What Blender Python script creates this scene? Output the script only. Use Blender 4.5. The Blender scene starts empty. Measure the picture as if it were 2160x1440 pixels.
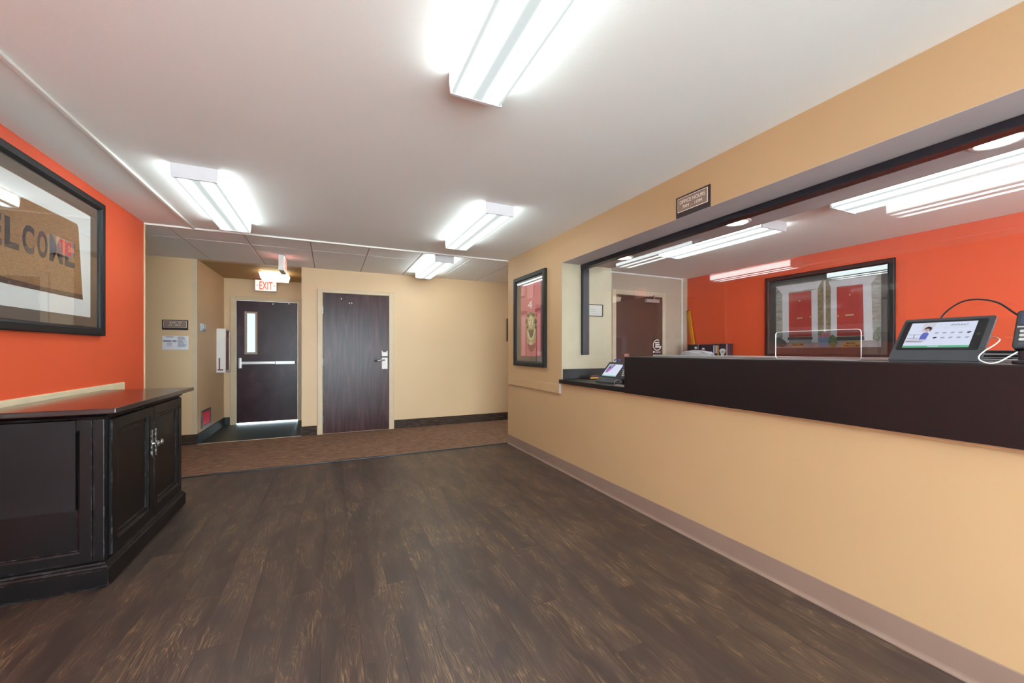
import bpy, bmesh, math, random
from mathutils import Vector, Matrix
random.seed(7)

# ------------------------------------------------------------------ camera, world, exposure
scene = bpy.context.scene
COL = scene.collection
F_PX, HORIZON, EYE = 835.0, 739.0, 1.215
YAW = math.atan(385 / 835.0)
cam_data = bpy.data.cameras.new('camera')
cam_data.sensor_width = 36.0
cam_data.lens = F_PX / 2160 * 36.0
cam_data.shift_y = (HORIZON - 720) / 2160
cam_data.clip_start = 0.02
cam = bpy.data.objects.new('camera', cam_data)
COL.objects.link(cam)
cam.location = (0, 0, EYE)
cam.rotation_euler = (math.pi / 2, 0, -YAW)
scene.camera = cam
world = bpy.data.worlds.new('world')
scene.world = world
world.use_nodes = True
bgn = world.node_tree.nodes['Background']
bgn.inputs['Color'].default_value = (0.75, 0.93, 1.0, 1)
bgn.inputs['Strength'].default_value = 11.0
vs = scene.view_settings
vs.view_transform = 'Standard'
vs.look = 'None'
vs.exposure = 1.08
vs.gamma = 1.0
vs.use_curve_mapping = False
LAMP = 1.0            # scale of all lamp strengths

# ------------------------------------------------------------------ pixel helper (photo pixel -> point on a known plane)
_s, _c = math.sin(YAW), math.cos(YAW)
def wp(u, v, X=None, Y=None, Z=None):
    r = (u - 1080) / F_PX
    d = (_s + r * _c, _c - r * _s, -(v - HORIZON) / F_PX)
    t = X / d[0] if X is not None else Y / d[1] if Y is not None else (Z - EYE) / d[2]
    return (d[0] * t, d[1] * t, EYE + d[2] * t)

# ------------------------------------------------------------------ materials
def lin(c):
    return tuple((x / 255 / 12.92 if x / 255 <= 0.04045 else ((x / 255 + 0.055) / 1.055) ** 2.4) for x in c)
MATS = {}
def _base(name):
    m = bpy.data.materials.new(name)
    m.use_nodes = True
    nt = m.node_tree
    return m, nt, nt.nodes['Principled BSDF']
def pm(name, col, rough=0.5, var=0.06, scale=6.0, bump=0.0, bscale=200.0, metal=0.0, spec=0.5, coat=0.0, stretch=None):
    """plain procedural material: colour varied by noise, optional fine bump"""
    if name in MATS: return MATS[name]
    m, nt, b = _base(name)
    N, L = nt.nodes, nt.links
    col = lin(col)
    tc = N.new('ShaderNodeTexCoord')
    mp = N.new('ShaderNodeMapping')
    L.new(tc.outputs['Object'], mp.inputs['Vector'])
    if stretch: mp.inputs['Scale'].default_value = stretch
    nz = N.new('ShaderNodeTexNoise')
    nz.inputs['Scale'].default_value = scale
    nz.inputs['Detail'].default_value = 4
    L.new(mp.outputs['Vector'], nz.inputs['Vector'])
    rp = N.new('ShaderNodeValToRGB')
    rp.color_ramp.elements[0].position = 0.3
    rp.color_ramp.elements[1].position = 0.7
    rp.color_ramp.elements[0].color = tuple(max(0, c * (1 - var)) for c in col) + (1,)
    rp.color_ramp.elements[1].color = tuple(min(1, c * (1 + var)) for c in col) + (1,)
    L.new(nz.outputs['Fac'], rp.inputs['Fac'])
    L.new(rp.outputs['Color'], b.inputs['Base Color'])
    b.inputs['Roughness'].default_value = rough
    b.inputs['Metallic'].default_value = metal
    b.inputs['Specular IOR Level'].default_value = spec
    if coat:
        b.inputs['Coat Weight'].default_value = coat
        b.inputs['Coat Roughness'].default_value = 0.15
    if bump:
        n2 = N.new('ShaderNodeTexNoise')
        n2.inputs['Scale'].default_value = bscale
        n2.inputs['Detail'].default_value = 2
        L.new(mp.outputs['Vector'], n2.inputs['Vector'])
        bp = N.new('ShaderNodeBump')
        bp.inputs['Strength'].default_value = bump
        bp.inputs['Distance'].default_value = 0.002
        L.new(n2.outputs['Fac'], bp.inputs['Height'])
        L.new(bp.outputs['Normal'], b.inputs['Normal'])
    MATS[name] = m
    return m
def em(name, col, strength):
    if name in MATS: return MATS[name]
    m, nt, b = _base(name)
    b.inputs['Base Color'].default_value = lin(col) + (1,)
    b.inputs['Emission Color'].default_value = lin(col) + (1,)
    b.inputs['Emission Strength'].default_value = strength
    b.inputs['Roughness'].default_value = 0.4
    MATS[name] = m
    return m
def glass_mat(name, tint=(1, 1, 1), rough=0.0, f0=0.04, dim=1.0):
    if name in MATS: return MATS[name]
    m = bpy.data.materials.new(name); m.use_nodes = True
    nt = m.node_tree; N, L = nt.nodes, nt.links
    N.remove(N['Principled BSDF'])
    out = N['Material Output']
    tr = N.new('ShaderNodeBsdfTransparent'); tr.inputs['Color'].default_value = tuple(t * dim for t in tint) + (1,)
    gl = N.new('ShaderNodeBsdfGlossy'); gl.inputs['Roughness'].default_value = rough
    lw = N.new('ShaderNodeLayerWeight'); lw.inputs['Blend'].default_value = 0.5
    pw = N.new('ShaderNodeMath'); pw.operation = 'POWER'; pw.inputs[1].default_value = 5
    L.new(lw.outputs['Facing'], pw.inputs[0])
    ma = N.new('ShaderNodeMath'); ma.operation = 'MULTIPLY_ADD'
    ma.inputs[1].default_value = 1 - f0; ma.inputs[2].default_value = f0
    L.new(pw.outputs[0], ma.inputs[0])
    mx = N.new('ShaderNodeMixShader')
    L.new(ma.outputs[0], mx.inputs[0]); L.new(tr.outputs[0], mx.inputs[1]); L.new(gl.outputs[0], mx.inputs[2])
    L.new(mx.outputs[0], out.inputs['Surface'])
    MATS[name] = m
    return m
def plank_mat():
    m, nt, b = _base('vinyl_plank')
    N, L = nt.nodes, nt.links
    tc = N.new('ShaderNodeTexCoord'); oi = N.new('ShaderNodeObjectInfo')
    sc = N.new('ShaderNodeVectorMath'); sc.operation = 'SCALE'; sc.inputs['Scale'].default_value = 37.0
    cb = N.new('ShaderNodeCombineXYZ')
    L.new(oi.outputs['Random'], cb.inputs[0]); L.new(oi.outputs['Random'], cb.inputs[1]); L.new(oi.outputs['Random'], cb.inputs[2])
    L.new(cb.outputs[0], sc.inputs[0])
    ad = N.new('ShaderNodeVectorMath'); ad.operation = 'ADD'
    L.new(tc.outputs['Object'], ad.inputs[0]); L.new(sc.outputs[0], ad.inputs[1])
    def noise(scale_xyz, s, detail, dist=0.0):
        mp = N.new('ShaderNodeMapping'); mp.inputs['Scale'].default_value = scale_xyz
        L.new(ad.outputs[0], mp.inputs['Vector'])
        n = N.new('ShaderNodeTexNoise'); n.inputs['Scale'].default_value = s
        n.inputs['Detail'].default_value = detail; n.inputs['Distortion'].default_value = dist
        L.new(mp.outputs[0], n.inputs['Vector'])
        return n.outputs['Fac']
    def ramp(inp, stops):
        r = N.new('ShaderNodeValToRGB')
        while len(r.color_ramp.elements) > len(stops): r.color_ramp.elements.remove(r.color_ramp.elements[0])
        while len(r.color_ramp.elements) < len(stops): r.color_ramp.elements.new(0.5)
        for e, (p, c) in zip(r.color_ramp.elements, stops):
            e.position = p; e.color = (lin(c) if len(c) == 3 else c) + ((1,) if len(c) == 3 else ())
        L.new(inp, r.inputs['Fac'])
        return r.outputs['Color']
    # figure: noise contour lines stretched along the plank give cathedral grain
    fig = noise((1.0, 0.16, 1.0), 9.0, 2.0, 0.6)
    mu = N.new('ShaderNodeMath'); mu.operation = 'MULTIPLY'; mu.inputs[1].default_value = 16.0
    L.new(fig, mu.inputs[0])
    fr = N.new('ShaderNodeMath'); fr.operation = 'PINGPONG'; fr.inputs[1].default_value = 0.5
    L.new(mu.outputs[0], fr.inputs[0])
    lines = ramp(fr.outputs[0], [(0.0, (0, 0, 0)), (0.36, (40, 40, 40)), (0.5, (255, 255, 255))])
    fine = noise((1.0, 0.045, 1.0), 230.0, 3.0)
    patch = noise((1.0, 0.3, 1.0), 9.0, 4.0, 0.5)
    pmask = ramp(patch, [(0.42, (0, 0, 0)), (0.66, (255, 255, 255))])
    base = ramp(noise((1.0, 0.12, 1.0), 14.0, 5.0, 0.3), [(0.3, (58, 45, 41)), (0.55, (68, 54, 49)), (0.8, (80, 65, 56))])
    light = ramp(fine, [(0.40, (68, 53, 44)), (0.60, (142, 112, 84))])
    f1 = N.new('ShaderNodeMixRGB'); f1.blend_type = 'MIX'
    mm = N.new('ShaderNodeMath'); mm.operation = 'MULTIPLY'
    L.new(lines, mm.inputs[0]); L.new(pmask, mm.inputs[1])
    m2 = N.new('ShaderNodeMath'); m2.operation = 'MULTIPLY_ADD'; m2.inputs[1].default_value = 0.85
    m3 = N.new('ShaderNodeMath'); m3.operation = 'MULTIPLY'; m3.inputs[1].default_value = 0.34
    L.new(pmask, m3.inputs[0]); L.new(mm.outputs[0], m2.inputs[0]); L.new(m3.outputs[0], m2.inputs[2])
    L.new(m2.outputs[0], f1.inputs[0]); L.new(base, f1.inputs[1]); L.new(light, f1.inputs[2])
    # whole-plank tone
    tone = N.new('ShaderNodeMapRange'); tone.inputs['To Min'].default_value = 0.93; tone.inputs['To Max'].default_value = 1.07
    L.new(oi.outputs['Random'], tone.inputs['Value'])
    f2 = N.new('ShaderNodeMixRGB'); f2.blend_type = 'MULTIPLY'; f2.inputs[0].default_value = 1
    L.new(f1.outputs[0], f2.inputs[1]); L.new(tone.outputs[0], f2.inputs[2])
    L.new(f2.outputs[0], b.inputs['Base Color'])
    rr = N.new('ShaderNodeMapRange'); rr.inputs['To Min'].default_value = 0.34; rr.inputs['To Max'].default_value = 0.52
    L.new(fine, rr.inputs['Value']); L.new(rr.outputs[0], b.inputs['Roughness'])
    bp = N.new('ShaderNodeBump'); bp.inputs['Strength'].default_value = 0.12; bp.inputs['Distance'].default_value = 0.001
    L.new(fine, bp.inputs['Height']); L.new(bp.outputs[0], b.inputs['Normal'])
    return m
def streak_mat(name, cols, sc, rough, nscale=20.0, coat=0.0, bump=0.2, contour=0.0, spec=0.5):
    m, nt, b = _base(name)
    N, L = nt.nodes, nt.links
    tc = N.new('ShaderNodeTexCoord'); mp = N.new('ShaderNodeMapping'); mp.inputs['Scale'].default_value = sc
    L.new(tc.outputs['Object'], mp.inputs['Vector'])
    n = N.new('ShaderNodeTexNoise'); n.inputs['Scale'].default_value = nscale; n.inputs['Detail'].default_value = 5
    n.inputs['Distortion'].default_value = 0.4
    L.new(mp.outputs[0], n.inputs['Vector'])
    src = n.outputs['Fac']
    if contour:
        mu = N.new('ShaderNodeMath'); mu.operation = 'MULTIPLY'; mu.inputs[1].default_value = contour
        n2 = N.new('ShaderNodeTexNoise'); n2.inputs['Scale'].default_value = nscale * 0.22; n2.inputs['Detail'].default_value = 1
        n2.inputs['Distortion'].default_value = 0.5
        L.new(mp.outputs[0], n2.inputs['Vector']); L.new(n2.outputs['Fac'], mu.inputs[0])
        pp = N.new('ShaderNodeMath'); pp.operation = 'PINGPONG'; pp.inputs[1].default_value = 0.5
        L.new(mu.outputs[0], pp.inputs[0])
        ad = N.new('ShaderNodeMath'); ad.operation = 'MULTIPLY_ADD'; ad.inputs[1].default_value = 0.7
        hf = N.new('ShaderNodeMath'); hf.operation = 'MULTIPLY'; hf.inputs[1].default_value = 0.65
        L.new(src, hf.inputs[0]); L.new(pp.outputs[0], ad.inputs[0]); L.new(hf.outputs[0], ad.inputs[2])
        src = ad.outputs[0]
    r = N.new('ShaderNodeValToRGB')
    while len(r.color_ramp.elements) < len(cols): r.color_ramp.elements.new(0.5)
    for e, (p, c) in zip(r.color_ramp.elements, cols):
        e.position = p; e.color = lin(c) + (1,)
    L.new(src, r.inputs['Fac']); L.new(r.outputs[0], b.inputs['Base Color'])
    b.inputs['Roughness'].default_value = rough
    b.inputs['Specular IOR Level'].default_value = spec
    if coat:
        b.inputs['Coat Weight'].default_value = coat; b.inputs['Coat Roughness'].default_value = 0.3
    if bump:
        bp = N.new('ShaderNodeBump'); bp.inputs['Strength'].default_value = bump; bp.inputs['Distance'].default_value = 0.001
        L.new(src, bp.inputs['Height']); L.new(bp.outputs[0], b.inputs['Normal'])
    MATS[name] = m
    return m
def lens_mat(name, half, tubes, hot, low, side, length):
    """prismatic lens: bright bands where the tubes sit behind it, dimmer between, fading toward the ends"""
    m, nt, b = _base(name)
    N, L = nt.nodes, nt.links
    tc = N.new('ShaderNodeTexCoord'); sx = N.new('ShaderNodeSeparateXYZ')
    L.new(tc.outputs['Object'], sx.inputs[0])
    def math(op, a, bb=None, c=None):
        n = N.new('ShaderNodeMath'); n.operation = op
        for i, v in enumerate((a, bb, c)):
            if v is None: continue
            if isinstance(v, (int, float)): n.inputs[i].default_value = v
            else: L.new(v, n.inputs[i])
        return n.outputs[0]
    ax = math('ABSOLUTE', sx.outputs[0])
    d = math('ABSOLUTE', math('SUBTRACT', ax, tubes))
    g = N.new('ShaderNodeMapRange'); g.interpolation_type = 'SMOOTHSTEP'
    g.inputs['From Min'].default_value = half * 0.44; g.inputs['From Max'].default_value = 0.0
    L.new(d, g.inputs['Value'])
    e = N.new('ShaderNodeMapRange'); e.interpolation_type = 'SMOOTHSTEP'
    e.inputs['From Min'].default_value = length / 2; e.inputs['From Max'].default_value = length / 2 - 0.09
    e.inputs['To Min'].default_value = 0.12
    L.new(math('ABSOLUTE', sx.outputs[1]), e.inputs['Value'])
    s = N.new('ShaderNodeMapRange')
    s.inputs['From Min'].default_value = -0.080; s.inputs['From Max'].default_value = -0.072
    L.new(sx.outputs[2], s.inputs['Value'])
    st = math('MULTIPLY_ADD', math('MULTIPLY', math('POWER', g.outputs[0], 2.2), e.outputs[0]), (hot - low) * LAMP, low)
    st2 = math('MULTIPLY_ADD', s.outputs[0], (side - low) * LAMP, st)
    b.inputs['Base Color'].default_value = (0.25, 0.25, 0.25, 1)
    b.inputs['Emission Color'].default_value = (0.86, 1.0, 1.0, 1)
    b.inputs['Roughness'].default_value = 0.3
    L.new(st2, b.inputs['Emission Strength'])
    return m

M_TAN = pm('tan_wall_paint', (184, 150, 110), 0.55, 0.03, 1.3, 0.25, 55)
M_HALL = pm('cream_wall_paint', (218, 184, 144), 0.5, 0.03, 1.2, 0.15, 70)
M_OFFICE = pm('office_wall_paint', (186, 168, 148), 0.6, 0.03, 1.2, 0.15, 70)
M_ORANGE = pm('orange_wall_paint', (226, 88, 50), 0.5, 0.03, 1.5, 0.2, 60)
M_CEIL = pm('ceiling_paint', (240, 240, 238), 0.85, 0.02, 1.0, 0.3, 40)
M_WHITE = pm('white_paint', (232, 228, 222), 0.5, 0.02)
M_TILE = pm('ceiling_tile_fissured', (246, 246, 246), 0.9, 0.05, 60, 0.6, 160)
M_FRAME = pm('cream_door_frame_paint', (206, 182, 150), 0.45, 0.03)
M_BLACK = pm('black_laminate', (18, 13, 15), 0.42, 0.08, 5)
M_BLACKW = pm('black_lacquer', (17, 14, 15), 0.34, 0.25, 3, 0.1, 40, spec=0.26)
def wear(m):
    # scuffed paint along the edges: where the rounded normal leaves the true one, broken up by noise
    nt = m.node_tree; N, L = nt.nodes, nt.links; b = N['Principled BSDF']
    bv = N.new('ShaderNodeBevel'); bv.samples = 4; bv.inputs['Radius'].default_value = 0.004
    ge = N.new('ShaderNodeNewGeometry')
    dt = N.new('ShaderNodeVectorMath'); dt.operation = 'DOT_PRODUCT'
    L.new(bv.outputs[0], dt.inputs[0]); L.new(ge.outputs['True Normal'], dt.inputs[1])
    mr = N.new('ShaderNodeMapRange'); mr.inputs['From Min'].default_value = 0.985; mr.inputs['From Max'].default_value = 0.90
    L.new(dt.outputs['Value'], mr.inputs['Value'])
    nz = N.new('ShaderNodeTexNoise'); nz.inputs['Scale'].default_value = 28; nz.inputs['Detail'].default_value = 5
    tc = N.new('ShaderNodeTexCoord'); L.new(tc.outputs['Object'], nz.inputs['Vector'])
    nr = N.new('ShaderNodeMapRange'); nr.inputs['From Min'].default_value = 0.50; nr.inputs['From Max'].default_value = 0.62
    L.new(nz.outputs['Fac'], nr.inputs['Value'])
    mu = N.new('ShaderNodeMath'); mu.operation = 'MULTIPLY'
    L.new(mr.outputs[0], mu.inputs[0]); L.new(nr.outputs[0], mu.inputs[1])
    mx = N.new('ShaderNodeMixRGB'); mx.inputs[2].default_value = lin((118, 112, 112)) + (1,)
    src = b.inputs['Base Color'].links[0].from_socket
    L.new(mu.outputs[0], mx.inputs[0]); L.new(src, mx.inputs[1]); L.new(mx.outputs[0], b.inputs['Base Color'])
wear(M_BLACKW)
M_BMETAL = pm('black_metal', (30, 31, 38), 0.35, 0.05, 4)
M_FRAMEBLK = pm('black_frame_wood', (28, 27, 30), 0.5, 0.06, 6, spec=0.3)
M_PLASTIC = pm('dark_grey_plastic', (62, 64, 68), 0.5, 0.04, 40)
M_PLASTIC2 = pm('black_plastic', (24, 24, 28), 0.4, 0.05, 20)
M_STEEL = pm('brushed_steel', (178, 172, 170), 0.32, 0.05, 8, metal=0.9)
M_SILVER = pm('antique_silver', (150, 144, 138), 0.35, 0.15, 60, metal=0.9)
M_ALU = pm('aluminium', (190, 188, 186), 0.35, 0.05, 6, metal=0.6)
M_BASE = pm('taupe_vinyl_base', (136, 112, 98), 0.5, 0.05, 3)
M_BASEDK = streak_mat('brown_carpet_base', [(0.3, (38, 26, 22)), (0.5, (56, 40, 32)), (0.7, (92, 70, 54))], (1, 1, 10), 0.85, 9)
M_BASEGR = pm('charcoal_vinyl_base', (38, 42, 44), 0.5, 0.1, 5)
M_CARPET = streak_mat('brown_hall_carpet', [(0.3, (92, 64, 50)), (0.5, (126, 92, 72)), (0.72, (168, 128, 100))], (1, 7, 1), 0.95, 12, bump=0.5)
M_RUBBER = pm('dark_green_rubber_floor', (44, 54, 54), 0.4, 0.15, 4)
M_PLANK = plank_mat()
M_DOOR = streak_mat('purple_brown_door_veneer', [(0.3, (54, 29, 31)), (0.55, (68, 38, 41)), (0.8, (86, 51, 53))], (1, 1, 0.09), 0.27, 30, bump=0.05, contour=7.0, spec=0.24)
M_DOORX = streak_mat('worn_exit_door_paint', [(0.3, (46, 26, 30)), (0.55, (62, 38, 46)), (0.8, (84, 58, 64))], (1, 1, 0.8), 0.3, 3.5, bump=0.05, spec=0.3)
M_DOORB = pm('brown_office_door', (82, 52, 44), 0.35, 0.08, 2)
M_GLASS = glass_mat('clear_glass')
M_ACRYL = glass_mat('clear_acrylic', (0.98, 0.99, 1.0), 0.02, 0.045)
M_PICGLASS = glass_mat('picture_glass', f0=0.05)
M_RED = pm('red_plastic', (130, 24, 30), 0.4, 0.05)
M_YELLOW = pm('yellow_plastic', (226, 168, 30), 0.4, 0.05)
M_PAPER = pm('white_paper', (226, 224, 230), 0.7, 0.02)
M_INK = pm('grey_print', (138, 134, 150), 0.7, 0.03)
M_TAUPE = pm('taupe_sign_face', (134, 112, 98), 0.5, 0.03)
M_SIGNDK = pm('dark_brown_sign_back', (50, 36, 38), 0.4, 0.05)
M_IVORY = pm('ivory_lettering', (228, 214, 200), 0.5, 0.02)
M_MATBRD = pm('brown_mat_board', (104, 88, 76), 0.7, 0.04)
M_MATDK = pm('charcoal_mat_board', (84, 78, 78), 0.7, 0.04)
M_WCABLE = pm('white_cable', (226, 220, 214), 0.4, 0.02)
M_BLUE = pm('blue_plastic', (52, 84, 150), 0.4, 0.05)
M_TRIMTAN = pm('tan_wood_edge', (168, 124, 88), 0.5, 0.1, 10)

# ------------------------------------------------------------------ object helpers
ORG = {}
def tag(o, label=None, cat=None, group=None, kind=None):
    if label: o['label'] = label
    if cat: o['category'] = cat
    if group: o['group'] = group
    if kind: o['kind'] = kind
    return o
def thing(name, label, cat, loc=(0, 0, 0), rot=(0, 0, 0), group=None, kind=None, local=False):
    o = bpy.data.objects.new(name, None)
    o.empty_display_size = 0.05
    COL.objects.link(o)
    o.location = loc; o.rotation_euler = rot
    ORG[o.name] = Vector((0, 0, 0)) if local else Vector(loc)
    return tag(o, label, cat, group, kind)
def root_org(p): return ORG[p.name]
def mk(name, verts, faces, mat, parent=None, smooth=False):
    me = bpy.data.meshes.new(name)
    vs_ = [Vector(v) for v in verts]
    if parent is None:
        xs, ys, zs = zip(*[(v.x, v.y, v.z) for v in vs_])
        org = Vector(((min(xs) + max(xs)) / 2, (min(ys) + max(ys)) / 2, min(zs)))
    else:
        org = root_org(parent)
    me.from_pydata([tuple(v - org) for v in vs_], [], faces)
    bm = bmesh.new(); bm.from_mesh(me)
    bmesh.ops.recalc_face_normals(bm, faces=bm.faces[:])
    bm.to_mesh(me); bm.free()
    if smooth:
        for p in me.polygons: p.use_smooth = True
    me.materials.append(mat)
    o = bpy.data.objects.new(name, me)
    COL.objects.link(o)
    if parent is None: o.location = org
    else: o.parent = parent
    ORG[o.name] = org.copy()
    return o
class G:
    """collects solids for one mesh"""
    def __init__(s): s.v = []; s.f = []
    def add(s, v, f):
        n = len(s.v); s.v += [tuple(a) for a in v]; s.f += [tuple(i + n for i in q) for q in f]; return s
    def box(s, x0, x1, y0, y1, z0, z1, bev=0.0):
        x0, x1 = sorted((x0, x1)); y0, y1 = sorted((y0, y1)); z0, z1 = sorted((z0, z1))
        if bev <= 0:
            v = [(x, y, z) for x in (x0, x1) for y in (y0, y1) for z in (z0, z1)]
            return s.add(v, [(0, 1, 3, 2), (4, 6, 7, 5), (0, 4, 5, 1), (2, 3, 7, 6), (0, 2, 6, 4), (1, 5, 7, 3)])
        bm = bmesh.new()
        bmesh.ops.create_cube(bm, size=1.0)
        for q in bm.verts:
            q.co = Vector(((x0 + x1) / 2 + q.co.x * (x1 - x0), (y0 + y1) / 2 + q.co.y * (y1 - y0), (z0 + z1) / 2 + q.co.z * (z1 - z0)))
        bmesh.ops.bevel(bm, geom=bm.edges[:], offset=min(bev, 0.45 * min(x1 - x0, y1 - y0, z1 - z0)), segments=2, affect='EDGES', profile=0.6)
        bm.verts.index_update()
        s.add([q.co[:] for q in bm.verts], [tuple(q.index for q in f.verts) for f in bm.faces])
        bm.free(); return s
    def prism(s, pts, n0, n1, fr):
        """2-D outline pts in frame fr=(origin,right,up) extruded from n0 to n1 along the normal"""
        o, r, u = (Vector(a) for a in fr); nn = r.cross(u)
        k = len(pts)
        v = [o + r * a + u * b + nn * n0 for a, b in pts] + [o + r * a + u * b + nn * n1 for a, b in pts]
        f = [tuple(range(k))[::-1], tuple(range(k, 2 * k))] + [(i, (i + 1) % k, k + (i + 1) % k, k + i) for i in range(k)]
        return s.add(v, f)
    def cyl(s, p, q, r0, r1=None, n=16):
        r1 = r0 if r1 is None else r1
        p, q = Vector(p), Vector(q); d = (q - p).normalized()
        a = d.orthogonal().normalized(); b = d.cross(a)
        v = [p + (a * math.cos(t) + b * math.sin(t)) * r0 for t in [2 * math.pi * i / n for i in range(n)]]
        v += [q + (a * math.cos(t) + b * math.sin(t)) * r1 for t in [2 * math.pi * i / n for i in range(n)]]
        return s.add(v, [tuple(range(n))[::-1], tuple(range(n, 2 * n))] + [(i, (i + 1) % n, n + (i + 1) % n, n + i) for i in range(n)])
    def lathe(s, base, axis, prof, n=20):
        """prof: (radius, height) list along axis from base"""
        base, d = Vector(base), Vector(axis).normalized()
        a = d.orthogonal().normalized(); b = d.cross(a)
        v = []; k = len(prof)
        for r, h in prof:
            v += [base + d * h + (a * math.cos(2 * math.pi * i / n) + b * math.sin(2 * math.pi * i / n)) * max(r, 1e-5) for i in range(n)]
        f = [tuple(range(n))[::-1], tuple(range((k - 1) * n, k * n))]
        for j in range(k - 1):
            f += [(j * n + i, j * n + (i + 1) % n, (j + 1) * n + (i + 1) % n, (j + 1) * n + i) for i in range(n)]
        return s.add(v, f)
    def tube(s, pts, r, n=8, sub=6):
        P = [Vector(p) for p in pts]
        Q = []
        for i in range(len(P) - 1):
            p0 = P[max(i - 1, 0)]; p1 = P[i]; p2 = P[i + 1]; p3 = P[min(i + 2, len(P) - 1)]
            for k in range(sub):
                t = k / sub
                Q.append(0.5 * ((2 * p1) + (p2 - p0) * t + (2 * p0 - 5 * p1 + 4 * p2 - p3) * t * t + (3 * p1 - p0 - 3 * p2 + p3) * t ** 3))
        Q.append(P[-1])
        v = []; ref = None
        for i, q in enumerate(Q):
            d = (Q[min(i + 1, len(Q) - 1)] - Q[max(i - 1, 0)]).normalized()
            if ref is None: ref = d.orthogonal().normalized()
            ref = (ref - d * ref.dot(d)).normalized(); b = d.cross(ref)
            v += [q + (ref * math.cos(2 * math.pi * k / n) + b * math.sin(2 * math.pi * k / n)) * r for k in range(n)]
        m = len(Q)
        f = [tuple(range(n))[::-1], tuple(range((m - 1) * n, m * n))]
        for j in range(m - 1):
            f += [(j * n + i, j * n + (i + 1) % n, (j + 1) * n + (i + 1) % n, (j + 1) * n + i) for i in range(n)]
        return s.add(v, f)
    def to(s, name, mat, parent=None, smooth=False): return mk(name, s.v, s.f, mat, parent, smooth)
def box(name, mat, b, parent=None, bev=0.0): return G().box(*b, bev=bev).to(name, mat, parent)
def struct(name, o, label=None): tag(o, label, None, None, 'structure'); return o
def smooth_auto(o, deg=35):
    me = o.data
    for p in me.polygons: p.use_smooth = True
    bm = bmesh.new(); bm.from_mesh(me)
    for e in bm.edges:
        if len(e.link_faces) == 2 and e.calc_face_angle(0) > math.radians(deg): e.smooth = False
    bm.to_mesh(me); bm.free()
    return o
def copy_tree(o, parent=None):
    c = o.copy(); COL.objects.link(c)
    c.parent = parent
    ORG[c.name] = ORG.get(o.name, Vector((0, 0, 0))).copy()
    for ch in list(o.children): copy_tree(ch, c)
    return c
FR_BACK = lambda x, y, z: ((x, y, z), (1, 0, 0), (0, 0, 1))       # faces -Y
FR_RIGHT = lambda x, y, z: ((x, y, z), (0, -1, 0), (0, 0, 1))     # faces -X
FR_LEFT = lambda x, y, z: ((x, y, z), (0, 1, 0), (0, 0, 1))       # faces +X
def text(name, s, fr, w, h, mat, parent, n0=0.0, thick=0.0008, bold=0.0, shear=0.0):
    """lettering fitted into a w x h box whose lower-left corner is fr's origin (w or h None keeps the aspect)"""
    cu = bpy.data.curves.new(name, 'FONT'); cu.body = s; cu.offset = bold; cu.resolution_u = 3; cu.shear = shear
    to = bpy.data.objects.new(name, cu); COL.objects.link(to)
    dg = bpy.context.evaluated_depsgraph_get()
    me = bpy.data.meshes.new_from_object(to.evaluated_get(dg))
    bpy.data.objects.remove(to)
    xs = [v.co.x for v in me.vertices]; ys = [v.co.y for v in me.vertices]
    sx = w / (max(xs) - min(xs)) if w else None; sy = h / (max(ys) - min(ys)) if h else None
    sx = sx or sy; sy = sy or sx
    o, r, u = (Vector(a) for a in fr); nn = r.cross(u)
    v0 = [o + r * ((v.co.x - min(xs)) * sx) + u * ((v.co.y - min(ys)) * sy) for v in me.vertices]
    k = len(v0)
    faces = []
    cnt = {}
    for p in me.polygons:
        q = tuple(p.vertices); faces.append(tuple(i + k for i in q)); faces.append(q[::-1])
        for a, b_ in zip(q, q[1:] + q[:1]):
            cnt.setdefault(frozenset((a, b_)), []).append((a, b_))
    for e in cnt.values():
        if len(e) == 1: a, b_ = e[0]; faces.append((a, b_, b_ + k, a + k))
    bpy.data.meshes.remove(me)
    return mk(name, [v + nn * n0 for v in v0] + [v + nn * (n0 + thick) for v in v0], faces, mat, parent)
def rectp(a0, a1, b0, b1): return [(a0, b0), (a1, b0), (a1, b1), (a0, b1)]
def rrect(a0, a1, b0, b1, r, n=5):
    pts = []
    for cx_, cy_, t0 in ((a1 - r, b1 - r, 0), (a0 + r, b1 - r, 90), (a0 + r, b0 + r, 180), (a1 - r, b0 + r, 270)):
        for i in range(n + 1):
            t = math.radians(t0 + 90 * i / n); pts.append((cx_ + r * math.cos(t), cy_ + r * math.sin(t)))
    return pts
def flat(name, pts, fr, n0, n1, mat, parent=None): return G().prism(pts, n0, n1, fr).to(name, mat, parent)
def moulding(name, a0, a1, b0, b1, w, fr, prof, mat, parent):
    """mitred rectangular frame; prof = list of (distance in from outer edge, height) points"""
    o, r, u = (Vector(a) for a in fr); nn = r.cross(u)
    v = []; k = len(prof)
    for (ca, cb, sa, sb) in ((a0, b0, 1, 1), (a1, b0, -1, 1), (a1, b1, -1, -1), (a0, b1, 1, -1)):
        for d, h in prof: v.append(o + r * (ca + sa * d) + u * (cb + sb * d) + nn * h)
    f = []
    for c in range(4):
        d = (c + 1) % 4
        for i in range(k):
            j = (i + 1) % k
            f.append((c * k + i, c * k + j, d * k + j, d * k + i))
    return mk(name, v, f, mat, parent)
def ringed(a, b, r0, r1, n=24, t0=0, t1=360):
    out = [(a + r0 * math.cos(math.radians(t0 + (t1 - t0) * i / n)), b + r0 * math.sin(math.radians(t0 + (t1 - t0) * i / n))) for i in range(n + 1)]
    inn = [(a + r1 * math.cos(math.radians(t0 + (t1 - t0) * i / n)), b + r1 * math.sin(math.radians(t0 + (t1 - t0) * i / n))) for i in range(n + 1)]
    return out + inn[::-1]
def oval(a, b, ra, rb, n=20): return [(a + ra * math.cos(2 * math.pi * i / n), b + rb * math.sin(2 * math.pi * i / n)) for i in range(n)]

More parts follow.
